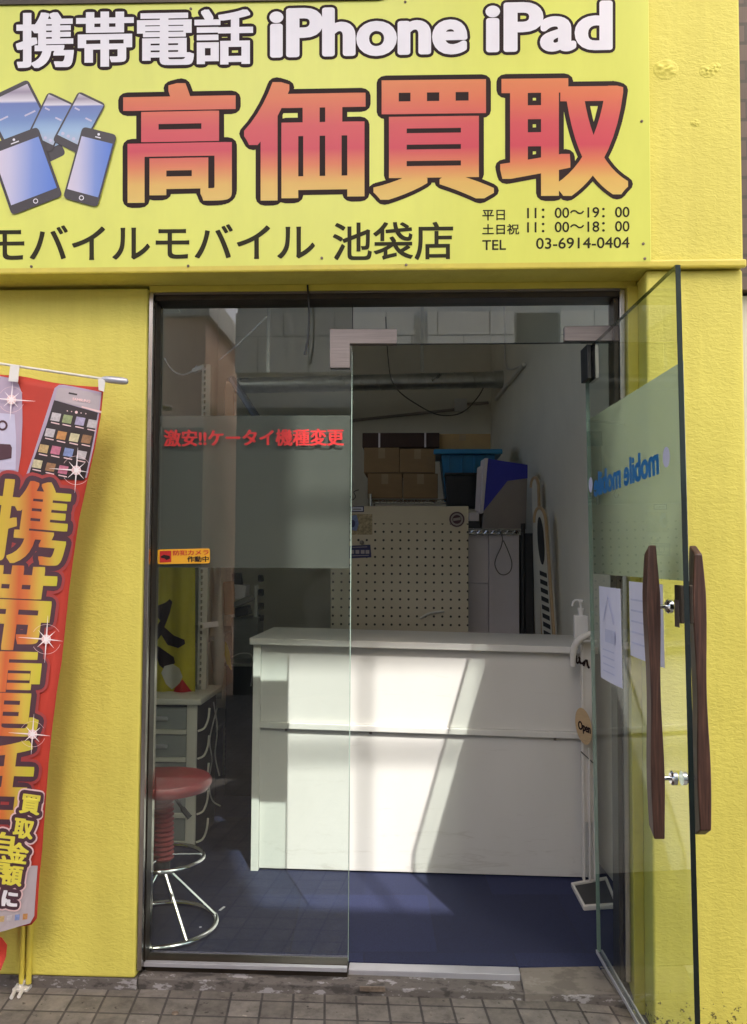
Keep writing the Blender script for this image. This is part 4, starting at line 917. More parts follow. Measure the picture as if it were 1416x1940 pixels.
for pts in ([(1090, 1240), (1093, 1246), (1092, 1254), (1096, 1257), (1099, 1250), (1097, 1244)], [(1098, 1252), (1102, 1258), (1108, 1254), (1106, 1262)], [(1107, 1254), (1112, 1250), (1114, 1262), (1117, 1266)]):
    for a, c in zip(pts, pts[1:]): pr.line(a, c, 4.0)
pr.build('handwriting', 'ink', SM, st)
MB().tube([P(1101, 1424, YP - 0.016), P(1126, 1447, YP - 0.016)], 0.0025, 6).build('rod_tie', 'black', st, smooth=True)
bt = thing('sanitiser_bottle', 'white pump bottle standing above the counter edge', 'bottle', (XP - 0.012, YP - 0.02, zt + 0.004))
bx, by = P(1101, 1180, YP - 0.02).x, YP - 0.015; zb0 = zt + 0.0045; zs = P(1101, 1165, YP).z
MB().box(bx - 0.028, bx + 0.028, by - 0.018, by + 0.018, zb0, zs).build('bottle_body', 'white_plastic', bt, bevel=0.005, seg=3)
MB().lathe([(0.011, 0), (0.011, 0.022), (0.0135, 0.0225), (0.0135, 0.030), (0.005, 0.031), (0.005, 0.052), (0.012, 0.053), (0.012, 0.062), (0.008, 0.066)], (bx, by, zs + 0.0002), 18).build('pump', 'white_plastic', bt, smooth=True)
MB().tube(smooth_path([(bx + 0.004, by, zs + 0.058), (bx - 0.02, by - 0.01, zs + 0.062), (bx - 0.033, by - 0.016, zs + 0.055), (bx - 0.038, by - 0.018, zs + 0.038)]), 0.0045, 8).build('spout', 'white_plastic', bt, smooth=True)
og = thing('open_tag', 'oval tan tag reading Open hung on the sanitiser stand', 'tag', P(1106, 1376, YP - 0.024))
TG = lambda a, b__, n=0: P(a, b__, YP - 0.020 - (a - 1090) * 0.0016 - n)
def oval(cx, cy, rx, ry, k=36, sl=0.0): return [(cx + rx * math.cos(2 * math.pi * i / k) + sl * ry * math.sin(2 * math.pi * i / k), cy + ry * math.sin(2 * math.pi * i / k)) for i in range(k)]
MB().prism([TG(*p) for p in oval(1106, 1376, 15, 35, sl=0.16)], (0.001, 0.004, 0)).build('tag_board', 'tan_wood', og, bevel=0.0008)
pr = PR(); lettering(pr, 'Open', (1095, 1364), (1119, 1374), (1096, 1386), 0.0006, 0.7); pr.build('lettering', 'ink', TG, og)

# ================================================================ STOOL
sc_ = PG(306, 1757, FL); SX, SY = sc_.x, sc_.y; PXM = SY / F
stl = thing('stool', 'round red topped stool with ribbed red column and chrome rings', 'stool', (SX, SY, FL))
zs = P(320, 1478, SY).z; rs = 90 * PXM
MB().lathe([(rs * 0.55, -0.035), (rs * 0.94, -0.034), (rs, -0.018), (rs, -0.006), (rs * 0.96, 0.004), (rs * 0.7, 0.010), (rs * 0.3, 0.012), (0.001, 0.012)], (SX, SY, zs + 0.005), 48).build('seat', 'red_vinyl', stl, smooth=True)
prof = []; z0, z1 = P(305, 1628, SY).z, zs - 0.03
for i in range(15):
    za = z0 + (z1 - z0) * i / 15; h = (z1 - z0) / 15; rr = 0.030 + 0.004 * (1 - i / 15)
    prof += [(rr, za), (rr + 0.007, za + h * 0.45), (rr + 0.007, za + h * 0.6)]
MB().lathe([(r, z) for r, z in prof], (SX, SY, 0), 28).build('bellows', 'red_rubber', stl, smooth=True)
MB().lathe([(0.027, z0 - 0.05), (0.027, z0 - 0.001)], (SX, SY, 0), 24).build('column', 'dk_clutter', stl, smooth=True)
ring = lambda r, z, k=40: [(SX + r * math.cos(2 * math.pi * i / k), SY + r * math.sin(2 * math.pi * i / k), z) for i in range(k)]
zr = P(310, 1625, SY).z; rf = 76 * PXM; rb = 102 * PXM
MB().tube(ring(rf, zr), 0.008, 10, True).build('footrest_ring', 'chrome', stl, smooth=True)
MB().tube(ring(rb, FL + 0.011), 0.0105, 10, True).build('base_ring', 'chrome', stl, smooth=True)
for i in range(3):
    a = R(20 + 120 * i); MB().tube([(SX + 0.026 * math.cos(a), SY + 0.026 * math.sin(a), zr + 0.01), (SX + rf * math.cos(a), SY + rf * math.sin(a), zr)], 0.004, 8).build('spoke', 'chrome', stl, smooth=True)
for i in range(5):
    a = R(-48 + 72 * i); MB().tube([(SX + 0.022 * math.cos(a), SY + 0.022 * math.sin(a), z0 - 0.04), (SX + rb * math.cos(a), SY + rb * math.sin(a), FL + 0.016)], 0.0055, 8).build('leg', 'chrome', stl, smooth=True)
MB().tube(smooth_path([P(333, 1513, SY), P(347, 1533, SY), P(360, 1549, SY)]), [0.006] * 6 + [0.010] * 6 + [0.012], 8).build('lever', 'dk_clutter', stl, smooth=True)

# ================================================================ DRAWER TOWER
YD = 3.98; dx0, dx1 = P(250, 1400, YD).x, P(372, 1400, YD).x; dz1 = P(330, 1322, YD).z
dw = thing('drawer_tower', 'white plastic drawer tower with smoky fronts behind the red stool', 'drawers', ((dx0 + dx1) / 2, YD + 0.2, FL))
MB().box(dx0 - 0.01, dx1 + 0.025, YD - 0.02, YD + 0.42, dz1 - 0.03, dz1 - 0.002).build('top', 'cream', dw, bevel=0.006)
MB().box(dx1 - 0.045, dx1, YD, YD + 0.02, FL + 0.01, dz1 - 0.031).build('frame_post', 'cream', dw, bevel=0.003)
MB().box(dx0, dx0 + 0.03, YD, YD + 0.02, FL + 0.01, dz1 - 0.031).build('frame_post', 'cream', dw, bevel=0.003)
MB().box(dx0, dx1 - 0.002, YD + 0.021, YD + 0.40, FL, dz1 - 0.032).build('carcass', 'dk_clutter', dw)
n = 5; hh = (dz1 - 0.05 - FL) / n
for i in range(n):
    za = FL + 0.01 + i * hh
    d_ = MB().box(dx0 + 0.031, dx1 - 0.046, YD + 0.003, YD + 0.019, za + 0.022, za + hh - 0.004).build('drawer', 'drawer', dw, bevel=0.003)
    MB().box(dx0 + 0.031, dx1 - 0.046, YD - 0.004, YD + 0.0195, za, za + 0.0215).build('drawer_rail', 'cream', dw, bevel=0.003)
    cx = P(300, 1420, YD).x; MB().box(cx - 0.05, cx + 0.045, YD - 0.014, YD + 0.0025, za + hh * 0.50, za + hh * 0.64).build('handle', 'alu', d_, bevel=0.004)
    # curved lip of each drawer box seen on the right flank
    MB().tube(smooth_path([(dx1 + 0.002, YD + 0.02, za + 0.012), (dx1 + 0.03, YD + 0.03, za + 0.025), (dx1 + 0.045, YD + 0.04, za + 0.065), (dx1 + 0.048, YD + 0.05, za + hh * 0.9)]), 0.005, 8).build('side_lip', 'cream', dw, smooth=True)

# ================================================================ BACK OF THE SHOP
# pegboard and what hangs on it
YP2 = 4.62; pt0, pt1 = P(628, 958, YP2), P(888, 959, YP2)
pg = MB().box(pt0.x, pt1.x, YP2, YP2 + 0.025, FL, pt1.z).build('pegboard', 'peg', origin=(0, YP2, 0), bevel=0.003); tag(pg, 'cream pegboard partition standing behind the counter', 'pegboard')
PB = lambda a, b__, n=0: P(a, b__, YP2 - 0.0015) - Vector((0, n, 0))
rs_ = thing('round_sticker', 'round dark ringed sticker at the top right corner of the pegboard', 'sticker', P(866, 984, YP2))
pr = PR(); pr.disc((866, 984), 15, 0, 28); pr.build('sticker_sheet', 'grey_card', PB, rs_)
pr = PR(); pr.ring((866, 984), 13, 2.4, 0.0005); pr.disc((866, 984), 8.5, 0.0005, 20); pr.build('sticker_print', 'banner_dark', PB, rs_)
pr = PR(); pr.poly([(859, 982), (873, 980), (873, 985), (859, 987)], 0.001); pr.build('sticker_text', 'grey_card', PB, rs_)
pc_ = thing('postcard', 'small colourful postcard fixed at the upper left of the pegboard', 'picture', P(686, 992, YP2))
pr = PR(); pr.poly([(664, 974), (706, 974), (706, 1013), (664, 1013)]); pr.build('card', 'pict1', PB, pc_)
pr = PR(); pr.poly([(667, 977), (676, 975), (680, 992), (676, 1006), (667, 1004)], 0.0006); pr.build('printed_shape', 'ic_blue', PB, pc_); pr = PR(); pr.disc((669, 992), 4.5, 0.001, 14, 7); pr.build('printed_shape', 'navy', PB, pc_)
ls_ = thing('label_strip', 'small white label strip with dark border above the postcard', 'label', P(677, 964, YP2))
pr = PR(); pr.poly([(664, 959), (690, 959), (690, 970), (664, 970)]); pr.build('label_border', 'navy', PB, ls_); pr = PR(); pr.poly([(666, 961), (688, 961), (688, 968), (666, 968)], 0.0006); pr.build('label_face', 'paper', PB, ls_)
pr = PR(); pr.poly([(669, 963.5), (685, 963.5), (685, 966), (669, 966)], 0.001); pr.build('label_text', 'grey_clutter', PB, ls_)
nt_ = thing('navy_tag', 'navy blue tag hanging from a clip on the pegboard', 'tag', P(684, 1046, YP2))
MB().prism([P(660, 1034, YP2 - 0.006), P(702, 1032, YP2 - 0.006), P(704, 1056, YP2 - 0.006), P(661, 1058, YP2 - 0.006)], (0, 0.004, 0)).build('tag_card', 'navy', nt_)
MB().lathe([(0.012, 0), (0.012, 0.008), (0.006, 0.012)], P(686, 1028, YP2 - 0.001), 14, (0, -1, 0)).build('clip', 'steel', nt_, smooth=True)
pr = PR()
for x in (664, 674, 684, 693): pr.poly([(x, 1042), (x + 7, 1042), (x + 7, 1049), (x, 1049)])
pr.line((668, 1037), (696, 1036), 1.2); pr.line((668, 1053), (699, 1052), 1.2); pr.build('tag_print', 'banner_grey', lambda a, b__, n=0: P(a, b__, YP2 - 0.0068), nt_)
tag(MB().tube(smooth_path([P(796, 1172, YP2 - 0.012), P(812, 1163, YP2 - 0.012), P(826, 1160, YP2 - 0.012), P(842, 1158, YP2 - 0.012)]), 0.006, 8).build('cable_tie', 'cable_white', smooth=True), 'white cable tie hooked low on the pegboard', 'cable tie')

# wire shelves
def wire_shelf(xa, xb, y0, y1, z, low, lab, posts):
    ws = thing('wire_shelf', lab, 'shelf', ((xa + xb) / 2, (y0 + y1) / 2, FL))
    b = MB()
    for y in (y0, y1): b.tube([(xa, y, z), (xb, y, z)], 0.004, 6); b.tube([(xa, y, z - 0.028), (xb, y, z - 0.028)], 0.004, 6)
    for x in (xa, xb): b.tube([(x, y0, z), (x, y1, z)], 0.004, 6)
    k = 16
    for i in range(k):
        x = xa + (xb - xa) * i / k; x2 = xa + (xb - xa) * (i + 1) / k
        b.tube([(x, y0, z - 0.028 * (i % 2)), (x2, y0, z - 0.028 * ((i + 1) % 2))], 0.0022, 5)
        b.tube([(x, y0, z + 0.003), (x, y1, z + 0.003)], 0.002, 5)
    b.build('shelf_deck', 'chrome', ws, smooth=True)
    for x in (xa, xb):
        for y in (y0, y1): MB().tube([(x, y, FL), (x, y, z + 0.035)], 0.0125, 10).build('post', posts, ws, smooth=True)
    return ws
YA = 5.62; xa, xb = P(702, 948, YA).x, P(925, 948, YA).x; zA = P(760, 946, YA).z
wire_shelf(xa, xb, YA, YA + 0.45, zA, 0, 'chrome wire shelf carrying the cardboard boxes above the pegboard', 'chrome')
YK = 5.0; ka, kb = P(884, 1003, YK).x, P(991, 1003, YK).x; zK = P(940, 1003, YK).z
wire_shelf(ka, kb, YK, YK + 0.4, zK, 0, 'chrome wire shelf above the white cartons right of the pegboard', 'dk_clutter')

def carton(p0, p1, Y, dep, m, lab, tape=True, grp=None, zfix=None, seal='tape'):
    a, c = P(p0[0], p0[1], Y), P(p1[0], p1[1], Y); z0 = c.z if zfix is None else zfix
    t = thing('cardboard_box', lab, 'box', ((a.x + c.x) / 2, Y + dep / 2, z0), grp)
    MB().box(a.x, c.x, Y, Y + dep, z0, a.z).build('carton', m, t, bevel=0.004)
    xm = (a.x + c.x) / 2; h = a.z - z0
    if tape:
        MB().box(xm - 0.022, xm + 0.022, Y - 0.0008, Y - 0.0002, a.z - h * 0.42, a.z - 0.004).build('tape', seal, t)
        MB().box(a.x + 0.01, c.x - 0.01, Y - 0.0006, Y - 0.0001, z0 + h * 0.02, z0 + h * 0.035).build('crease', 'card_dark', t)
    return t, a, c, z0
zsh = zA + 0.006
carton((697, 897), (762, 944), YA + 0.02, 0.34, 'card', 'lower left brown cardboard box of the four stacked on the wire shelf', zfix=zsh, grp='brown boxes stacked on the wire shelf')
carton((764, 897), (830, 944), YA + 0.02, 0.34, 'card', 'lower right brown cardboard box of the four, next to the blue crate', zfix=zsh, grp='brown boxes stacked on the wire shelf')
zu = P(700, 897, YA + 0.02).z + 0.002
carton((690, 848), (757, 897), YA + 0.02, 0.34, 'card', 'upper left brown cardboard box of the four, under the dark carton', zfix=zu, grp='brown boxes stacked on the wire shelf')
carton((758, 850), (825, 897), YA + 0.02, 0.34, 'card', 'upper right brown cardboard box of the four, beside the blue crate lid', zfix=zu, grp='brown boxes stacked on the wire shelf')
zv = P(700, 848, YA + 0.02).z + 0.002
t, a, c, z0 = carton((687, 820), (833, 849), YA + 0.03, 0.33, 'card_dark', 'long dark brown carton lying on top of the stacked boxes', tape=False, zfix=zv)
for px in (719, 806): q = P(px, 830, YA + 0.03); MB().box(q.x - 0.006, q.x + 0.006, YA + 0.0285, YA + 0.0293, z0, a.z).build('strap', 'card_white', t)
# blue crate + tan box on it
crz = P(880, 950, 5.50).z
ck = thing('storage_crate', 'blue plastic storage crate with wide rim on the shelf', 'crate', (P(886, 940, 5.66).x, 5.66, zsh))
a, c = P(836, 862, 5.66), P(938, 862, 5.66); zt_ = P(880, 862, 5.66).z
MB().hexa([(a.x + 0.03, 5.66, zsh), (c.x - 0.03, 5.66, zsh), (c.x - 0.03, 6.0, zsh), (a.x + 0.03, 6.0, zsh)], [(a.x, 5.63, zt_), (c.x, 5.63, zt_), (c.x, 6.03, zt_), (a.x, 6.03, zt_)]).build('crate_body', 'crate_blue', ck, bevel=0.006)
a2, c2 = P(822, 853, 5.62), P(952, 853, 5.62)
MB().box(a2.x, c2.x, 5.60, 6.06, zt_ + 0.0005, zt_ + 0.032).build('rim', 'crate_blue', ck, bevel=0.006)
for i in range(4):
    x = a.x + 0.05 + (c.x - a.x - 0.1) * i / 3; MB().box(x - 0.006, x + 0.006, 5.622, 5.66, zsh + 0.06, zt_ - 0.002).build('rib', 'crate_blue', ck, bevel=0.002)
carton((824, 822), (930, 853), 5.68, 0.3, 'card_light', 'tan cardboard box on top of the blue storage crate', zfix=zt_ + 0.034)
# dark bin in front of the crate
q0, q1 = P(845, 900, 5.42), P(908, 962, 5.42)
bb = thing('black_bin', 'black plastic bin in front of the blue storage crate', 'bin', ((q0.x + q1.x) / 2, 5.5, q1.z))
MB().hexa([(q0.x + 0.01, 5.42, q1.z), (q1.x - 0.01, 5.42, q1.z), (q1.x - 0.01, 5.61, q1.z), (q0.x + 0.01, 5.61, q1.z)], [(q0.x, 5.41, q0.z), (q1.x, 5.41, q0.z), (q1.x, 5.61, q0.z), (q0.x, 5.61, q0.z)]).build('bin_body', 'dk_clutter', bb, bevel=0.006)
MB().box(q0.x - 0.006, q1.x + 0.006, 5.404, 5.612, q0.z + 0.0005, q0.z + 0.014).build('bin_rim', 'dk_clutter', bb, bevel=0.003)
# blue printed box
zk0 = zK + 0.006
yb0 = 5.08
bxq = thing('printed_box', 'tall box with slanted royal blue print and white flank on the low shelf', 'box', (P(955, 1000, yb0).x, yb0 + 0.1, zk0))
f0, f1, f2, f3 = P(925, 869, yb0), P(1000, 881, yb0), P(997, 1000, yb0), P(914, 1000, yb0)
for p in (f2, f3): p.z = zk0
bk = [p + Vector((-0.02, 0.16, 0)) for p in (f0, f1, f2, f3)]
MB().hexa([f0, f1, f2, f3], bk).build('box_body', 'grey_card', bxq, bevel=0.002)
MB().prism([P(924.5, 869, yb0 - 0.0025), P(1000, 880.5, yb0 - 0.0025), P(1000, 906, yb0 - 0.0025), P(962, 911, yb0 - 0.0025), P(916, 969, yb0 - 0.0025)], (0, 0.0022, 0)).build('blue_print', 'royal', bxq)
MB().prism([P(919, 868, yb0 - 0.004), P(925, 868, yb0 - 0.004), P(916, 972, yb0 - 0.004), P(910, 972, yb0 - 0.004)], (-0.012, 0.15, 0)).build('white_flank', 'card_white', bxq)
tag(MB().prism([P(905, 886, yb0 + 0.05), P(917, 880, yb0 + 0.05), P(909, 970, yb0 + 0.05), P(901, 966, yb0 + 0.05)], (0, 0.03, 0)).build('folded_card', 'card_white', bevel=0.002), 'white folded card leaning between bin and blue printed box', 'card')
q0 = P(889, 973, 5.14); q1 = P(907, 985, 5.14)
tag(MB().box(q0.x, q1.x, 5.10, 5.30, zk0 + 0.045, zk0 + 0.095).build('paper_pack', 'card_white', bevel=0.003), 'small white paper pack left of the printed box', 'pack')
tag(MB().box(q0.x - 0.01, q1.x + 0.005, 5.08, 5.32, zk0, zk0 + 0.044).build('black_case', 'dk_clutter', bevel=0.004), 'flat black case under the white paper pack', 'case')
# white cartons under the near shelf
wz = P(940, 1012, YK + 0.02).z; wm = P(925, 1105, YK + 0.02).z
def wc(xa_, xb_, z0_, z1_, lab, dy=0.0):
    t = thing('white_carton', lab, 'box', ((xa_ + xb_) / 2, YK + 0.2, z0_), 'white cartons under the near wire shelf')
    MB().box(xa_, xb_, YK + 0.02 + dy, YK + 0.38, z0_, z1_).build('carton', 'card_white', t, bevel=0.004)
xm = P(926, 1100, YK + 0.02).x
wc(ka, xm - 0.001, wm + 0.001, wz, 'upper white carton beside the pegboard edge')
wc(ka, xm - 0.001, FL, wm - 0.001, 'lower white carton beside the pegboard edge')
wc(xm + 0.001, kb - 0.02, FL, wz - 0.005, 'wide white carton with a cable loop hanging over it', -0.012)
loop = [(945, 1003), (952, 1018), (950, 1035), (941, 1055), (938, 1070), (945, 1085), (956, 1089), (967, 1082), (970, 1066), (963, 1044), (954, 1024)]
tag(MB().tube(smooth_path([P(x, y, YK - 0.012) for x, y in loop]), 0.003, 6).build('cable_loop', 'cable_grey', smooth=True), 'thin grey cable loop hanging in front of the wide white carton', 'cable')
tag(MB().tube(smooth_path([P(x, y, 5.58) for x, y in ((664, 940), (668, 947), (674, 941), (671, 932), (680, 928))]), 0.003, 6).build('cable_end', 'cable_grey', smooth=True), 'curled dark cable end above the pegboard top', 'cable')

# long boards leaning on the right wall
def lean_board(pts_top, w_, Y, lab, stripe):
    (x0, y0), (x1, y1) = pts_top
    t = thing('leaning_board', lab, 'board', P(x1, 1197, Y) - Vector((0, 0, 0.85)), 'boards leaning on the right wall')
    top_, bot = P(x0, y0, Y), P(x1, y1, Y - 0.1); dz = (bot - top_); bot = top_ + dz * 1.9
    if bot.z < FL: bot = top_ + dz * ((FL - top_.z) / dz.z)
    ax = (bot - top_).normalized(); sd = Vector((0.55, -1, 0)).normalized(); nn = ax.cross(sd).normalized()
    if nn.dot(CAM - top_) > 0: nn = -nn
    L_ = (bot - top_).length; k = 14; out = []
    for i in range(k + 1):
        a = math.pi * i / k; out.append(top_ + ax * (w_ - w_ * math.sin(a)) * 1.6 - sd * w_ * math.cos(a))
    body = out + [bot + sd * w_, bot - sd * w_]
    MB().prism(body, nn * 0.022).build('board_panel', 'cream', t, bevel=0.004)
    MB().tube(out + [bot + sd * w_], 0.009, 8).build('edge_trim', 'tan_wood', t, smooth=True)
    if stripe:
        off = -nn * 0.0035; b = MB()
        oval_ = [top_ + ax * (0.18 + 0.13 * math.cos(a)) + sd * (w_ * 0.55 * math.sin(a)) + off for a in [2 * math.pi * i / 20 for i in range(20)]]
        b.prism(oval_, off * 0.4)
        for i in range(13):
            c = top_ + ax * (0.36 + 0.045 * i) + off; b.obox(c, sd + ax * 0.25, ax, nn, w_ * 0.62, 0.012, 0.001)
        b.build('stripe_pattern', 'dk_clutter', t)
lean_board(((1013, 905), (1021, 1195)), 0.035, 5.0, 'plain cream board leaning at the right wall behind the striped one', False)
lean_board(((1022, 962), (1038, 1197)), 0.050, 4.72, 'cream board with black striped print leaning on the right wall', True)
q = P(1000, 1010, 4.98)
tag(MB().box(kb + 0.012, kb + 0.06, 4.99, 5.3, FL, P(1000, 1010, 4.98).z).build('black_folding_table', 'dk_clutter', bevel=0.004), 'black folded table stood upright between cartons and boards', 'table')

# duct, conduit, junction box, cables
YDU = 6.45; d0, d1 = P(432, 731, YDU), P(948, 719, YDU); d0.z -= 0.0
dt = thing('ventilation_duct', 'grey spiral ventilation duct running high across the back', 'duct', (d0 + d1) / 2)
MB().tube([d0, d1], 0.060, 20).build('pipe', 'galv', dt, smooth=True)
b = MB(); L_ = (d1 - d0).length; ax = (d1 - d0).normalized(); u = ax.orthogonal().normalized(); v_ = ax.cross(u); pts = []
turns = 17
for i in range(turns * 16 + 1):
    a = 2 * math.pi * i / 16; pts.append(d0 + ax * L_ * i / (turns * 16) + (u * math.cos(a) + v_ * math.sin(a)) * 0.060)
b.tube(pts, 0.0035, 5); b.build('seam', 'galv', dt, smooth=True)
MB().lathe([(0.066, -0.05), (0.066, 0.04), (0.072, 0.041), (0.072, 0.05)], d1, 20, ax).build('collar', 'galv', dt, smooth=True)
hs = P(505, 640, YDU)
for px in (508, 800): c = P(px, 720, YDU); MB().box(c.x - 0.012, c.x + 0.012, YDU - 0.004, YDU + 0.004, c.z + 0.06, ZC).build('hanger', 'galv', dt)
cn = thing('wall_conduit', 'grey cable conduit with junction box on the back wall', 'conduit', P(872, 769, YB))
yc = YB - 0.014
MB().tube([P(560, 808, yc), P(664, 797, yc), P(862, 776, yc)], 0.012, 8).build('conduit', 'grey_card', cn, smooth=True)
c = P(873, 768, yc); MB().box(c.x - 0.05, c.x + 0.05, YB - 0.05, YB - 0.001, c.z - 0.05, c.z + 0.05).build('junction_box', 'white_plastic', cn, bevel=0.004)
MB().tube([P(884, 766, yc), P(926, 763, yc)], 0.012, 8).build('conduit', 'grey_card', cn, smooth=True)
wr = lambda px, py: PPL(px, py, Vector((WRX(5.0) - 0.014, 5.0, 0)), Vector((1, 0.0625, 0)).normalized())
tag(MB().tube([wr(940, 757), wr(965, 724), wr(993, 690)], 0.014, 8).build('side_conduit', 'int_dark', smooth=True), 'cable conduit rising along the right wall', 'conduit')
tag(MB().tube(smooth_path([wr(955, 560), wr(957, 640), wr(958, 690), wr(968, 700), wr(990, 692)]), 0.006, 6).build('white_wire', 'cable_white', smooth=True), 'thin white wire coming down the right wall', 'cable')
tag(MB().tube(smooth_path([P(x, y, 6.3) for x, y in ((731, 600), (735, 670), (741, 715), (757, 742), (790, 766), (828, 785), (862, 786), (885, 775), (906, 752), (916, 735))]), 0.005, 6).build('drooping_cable', 'cable_grey', smooth=True), 'long dark cable drooping in front of the back wall under the duct', 'cable')

# ---------------- left side shelving with clutter
def slotted(px, Y, zt_, w_=0.04, nm='upright'):
    c = P(px, 1200, Y); b = MB()
    b.box(c.x - w_ / 2, c.x - w_ / 2 + 0.010, Y, Y + 0.003, FL, zt_); b.box(c.x - w_ / 2 + 0.020, c.x + w_ / 2, Y, Y + 0.003, FL, zt_)
    b.box(c.x + w_ / 2, c.x + w_ / 2 + 0.003, Y, Y + 0.04, FL, zt_)
    z = FL
    while z < zt_: b.box(c.x - w_ / 2 + 0.0101, c.x - w_ / 2 + 0.0199, Y, Y + 0.003, z, min(z + 0.013, zt_)); z += 0.030
    return b
rk = thing('storage_rack', 'pale slotted angle rack along the left wall full of odds and ends', 'rack', (P(383, 1200, 4.2).x, 4.6, FL))
zr_ = 2.35
slotted(383, 4.25, zr_).build('upright', 'cream', rk)
slotted(432, 5.3, zr_).build('upright', 'cream', rk)
xr = P(383, 1200, 4.25).x
for z in (0.45, 0.95, 1.5, 2.05): MB().box(XLW + 0.01, xr - 0.021, 4.26, 5.32, z, z + 0.02).build('shelf', 'grey_clutter', rk, bevel=0.002)
# yellow cloth banner hung in the rack
yb_ = 4.17
yc_ = thing('yellow_hanging', 'yellow cloth with black strokes hanging inside at the left', 'banner', P(330, 1318, yb_))
def YW_(a, b__, n=0): return P(a, b__, yb_ + 0.014 * math.sin(a * 0.16) + 0.006 * math.sin(a * 0.05 + b__ * 0.01) - n)
pr = PR()
for i in range(16):
    for j in range(12): x0, x1 = 255 + i * 7.2, 255 + (i + 1) * 7.2; y0, y1 = 1000 + j * 27, 1000 + (j + 1) * 27; pr.poly([(x0, y0), (x1, y0), (x1, y1), (x0, y1)])
o = pr.build('cloth', 'y_cloth', YW_, yc_, weld=True); sm = o.modifiers.new('weave', 'SOLIDIFY'); sm.thickness = 0.001
o.data.polygons.foreach_set('use_smooth', [True] * len(o.data.polygons))
pr = PR(); pr.poly([(292, 1150), (313, 1142), (322, 1135), (327, 1140), (322, 1162), (312, 1188), (330, 1204), (350, 1212), (351, 1220), (338, 1228), (318, 1222), (306, 1203), (296, 1216), (288, 1218), (288, 1200), (304, 1176), (306, 1158), (292, 1161)], 0.003); pr.build('brush_stroke', 'ink', YW_, yc_, sub=7)
pr = PR(); pr.poly([(288, 1222), (300, 1224), (330, 1245), (332, 1256), (324, 1262), (310, 1267), (302, 1260), (296, 1240), (288, 1226)], 0.003); pr.build('brush_stroke', 'ink', YW_, yc_, sub=7)
pr = PR(); pr.poly([(312, 1262), (328, 1258), (340, 1266), (346, 1282), (340, 1296), (326, 1306), (315, 1296), (306, 1275)], 0.004); pr.build('white_patch', 'w_cloth', YW_, yc_, sub=7)
pr = PR(); pr.poly([(346, 1287), (368, 1316), (326, 1318), (332, 1303)], 0.004); pr.build('red_patch', 'red', YW_, yc_, sub=7)
# long white cloth
pr = PR(); W2 = lambda a, b__, n=0: P(a, b__, 4.60 + 0.02 * math.sin(a * 0.25 + b__ * 0.012))
for j in range(22):
    y0, y1 = 1060 + j * 12, 1060 + (j + 1) * 12
    f = lambda y: (402 + 3 * math.sin(y * 0.03), 422 + 4 * math.sin(y * 0.021 + 1))
    for i in range(4):
        a0, a1 = f(y0), f(y1); l = lambda a, t: a[0] + (a[1] - a[0]) * t
        pr.poly([(l(a0, i / 4), y0), (l(a0, (i + 1) / 4), y0), (l(a1, (i + 1) / 4), y1), (l(a1, i / 4), y1)])
o = pr.build('white_sheet', 'w_cloth', W2, weld=True); sm = o.modifiers.new('weave', 'SOLIDIFY'); sm.thickness = 0.003; tag(o, 'long off white sheet hanging beside the slotted rack', 'sheet')
o.data.polygons.foreach_set('use_smooth', [True] * len(o.data.polygons))
def pxbox(name, p0, p1, Y, dep, m, lab, cat, rot=0.0):
    a, c = P(p0[0], p0[1], Y), P(p1[0], p1[1], Y); ctr = (a + c) / 2
    ax = Vector((math.cos(rot), 0, math.sin(rot))); az = Vector((-math.sin(rot), 0, math.cos(rot)))
    return tag(MB().obox((ctr.x, Y + dep / 2, ctr.z), ax, (0, 1, 0), az, abs(c.x - a.x) / 2, dep / 2, abs(a.z - c.z) / 2).build(name, m, bevel=0.006), lab, cat)
pxbox('price_card', (385, 1178), (414, 1189), 4.18, 0.003, 'card_white', 'small white card clipped across the slotted rack post', 'card', 0.12)
cb = thing('clutter_cabinet', 'dark cabinet at the left carrying boxes and machines', 'cabinet', (P(468, 1300, 4.9).x, 5.0, FL))
MB().box(P(428, 1300, 4.85).x, P(505, 1300, 4.85).x, 4.85, 5.35, FL, P(460, 1262, 4.85).z).build('carcass', 'dk_clutter', cb, bevel=0.004)
MB().box(P(426, 1300, 4.85).x, P(508, 1300, 4.85).x, 4.83, 5.37, P(460, 1262, 4.85).z + 0.0005, P(460, 1262, 4.85).z + 0.02).build('top', 'grey_clutter', cb, bevel=0.003)
pxbox('kraft_pack', (424, 1102), (440, 1165), 4.92, 0.08, 'card', 'narrow brown paper pack between the sheet and the white carton at left', 'pack', 0.05)
pxbox('small_carton', (440, 1108), (466, 1136), 5.0, 0.12, 'card_white', 'small white carton on the cluttered left rack', 'box', -0.06)
pxbox('angled_tray', (440, 1135), (474, 1146), 4.96, 0.2, 'grey_clutter', 'grey tray slanting below the small white carton', 'tray', 0.42)
pxbox('black_device', (444, 1150), (470, 1168), 4.98, 0.12, 'dk_clutter', 'black device under the slanting grey tray', 'device', 0.2)
pxbox('grey_machine', (438, 1170), (488, 1255), 5.05, 0.2, 'grey_clutter', 'grey office machine on the dark cabinet behind the counter end', 'machine')
pxbox('black_adapter', (440, 1085), (457, 1112), 5.02, 0.05, 'dk_clutter', 'black adapter hanging above the small white carton', 'adapter', 0.1)
pxbox('power_strip', (481, 1108), (488, 1188), 5.12, 0.03, 'cream', 'upright white power strip with black plugs', 'power strip')
for i, y in enumerate((1095, 1122, 1148, 1170)): pxbox('power_plug', (489, y - 6), (499, y + 7), 5.12, 0.03, 'dk_clutter', ['topmost black plug in the upright power strip', 'second black plug from the top of the power strip', 'third black plug from the top of the power strip', 'lowest black plug in the upright power strip'][i], 'plug')
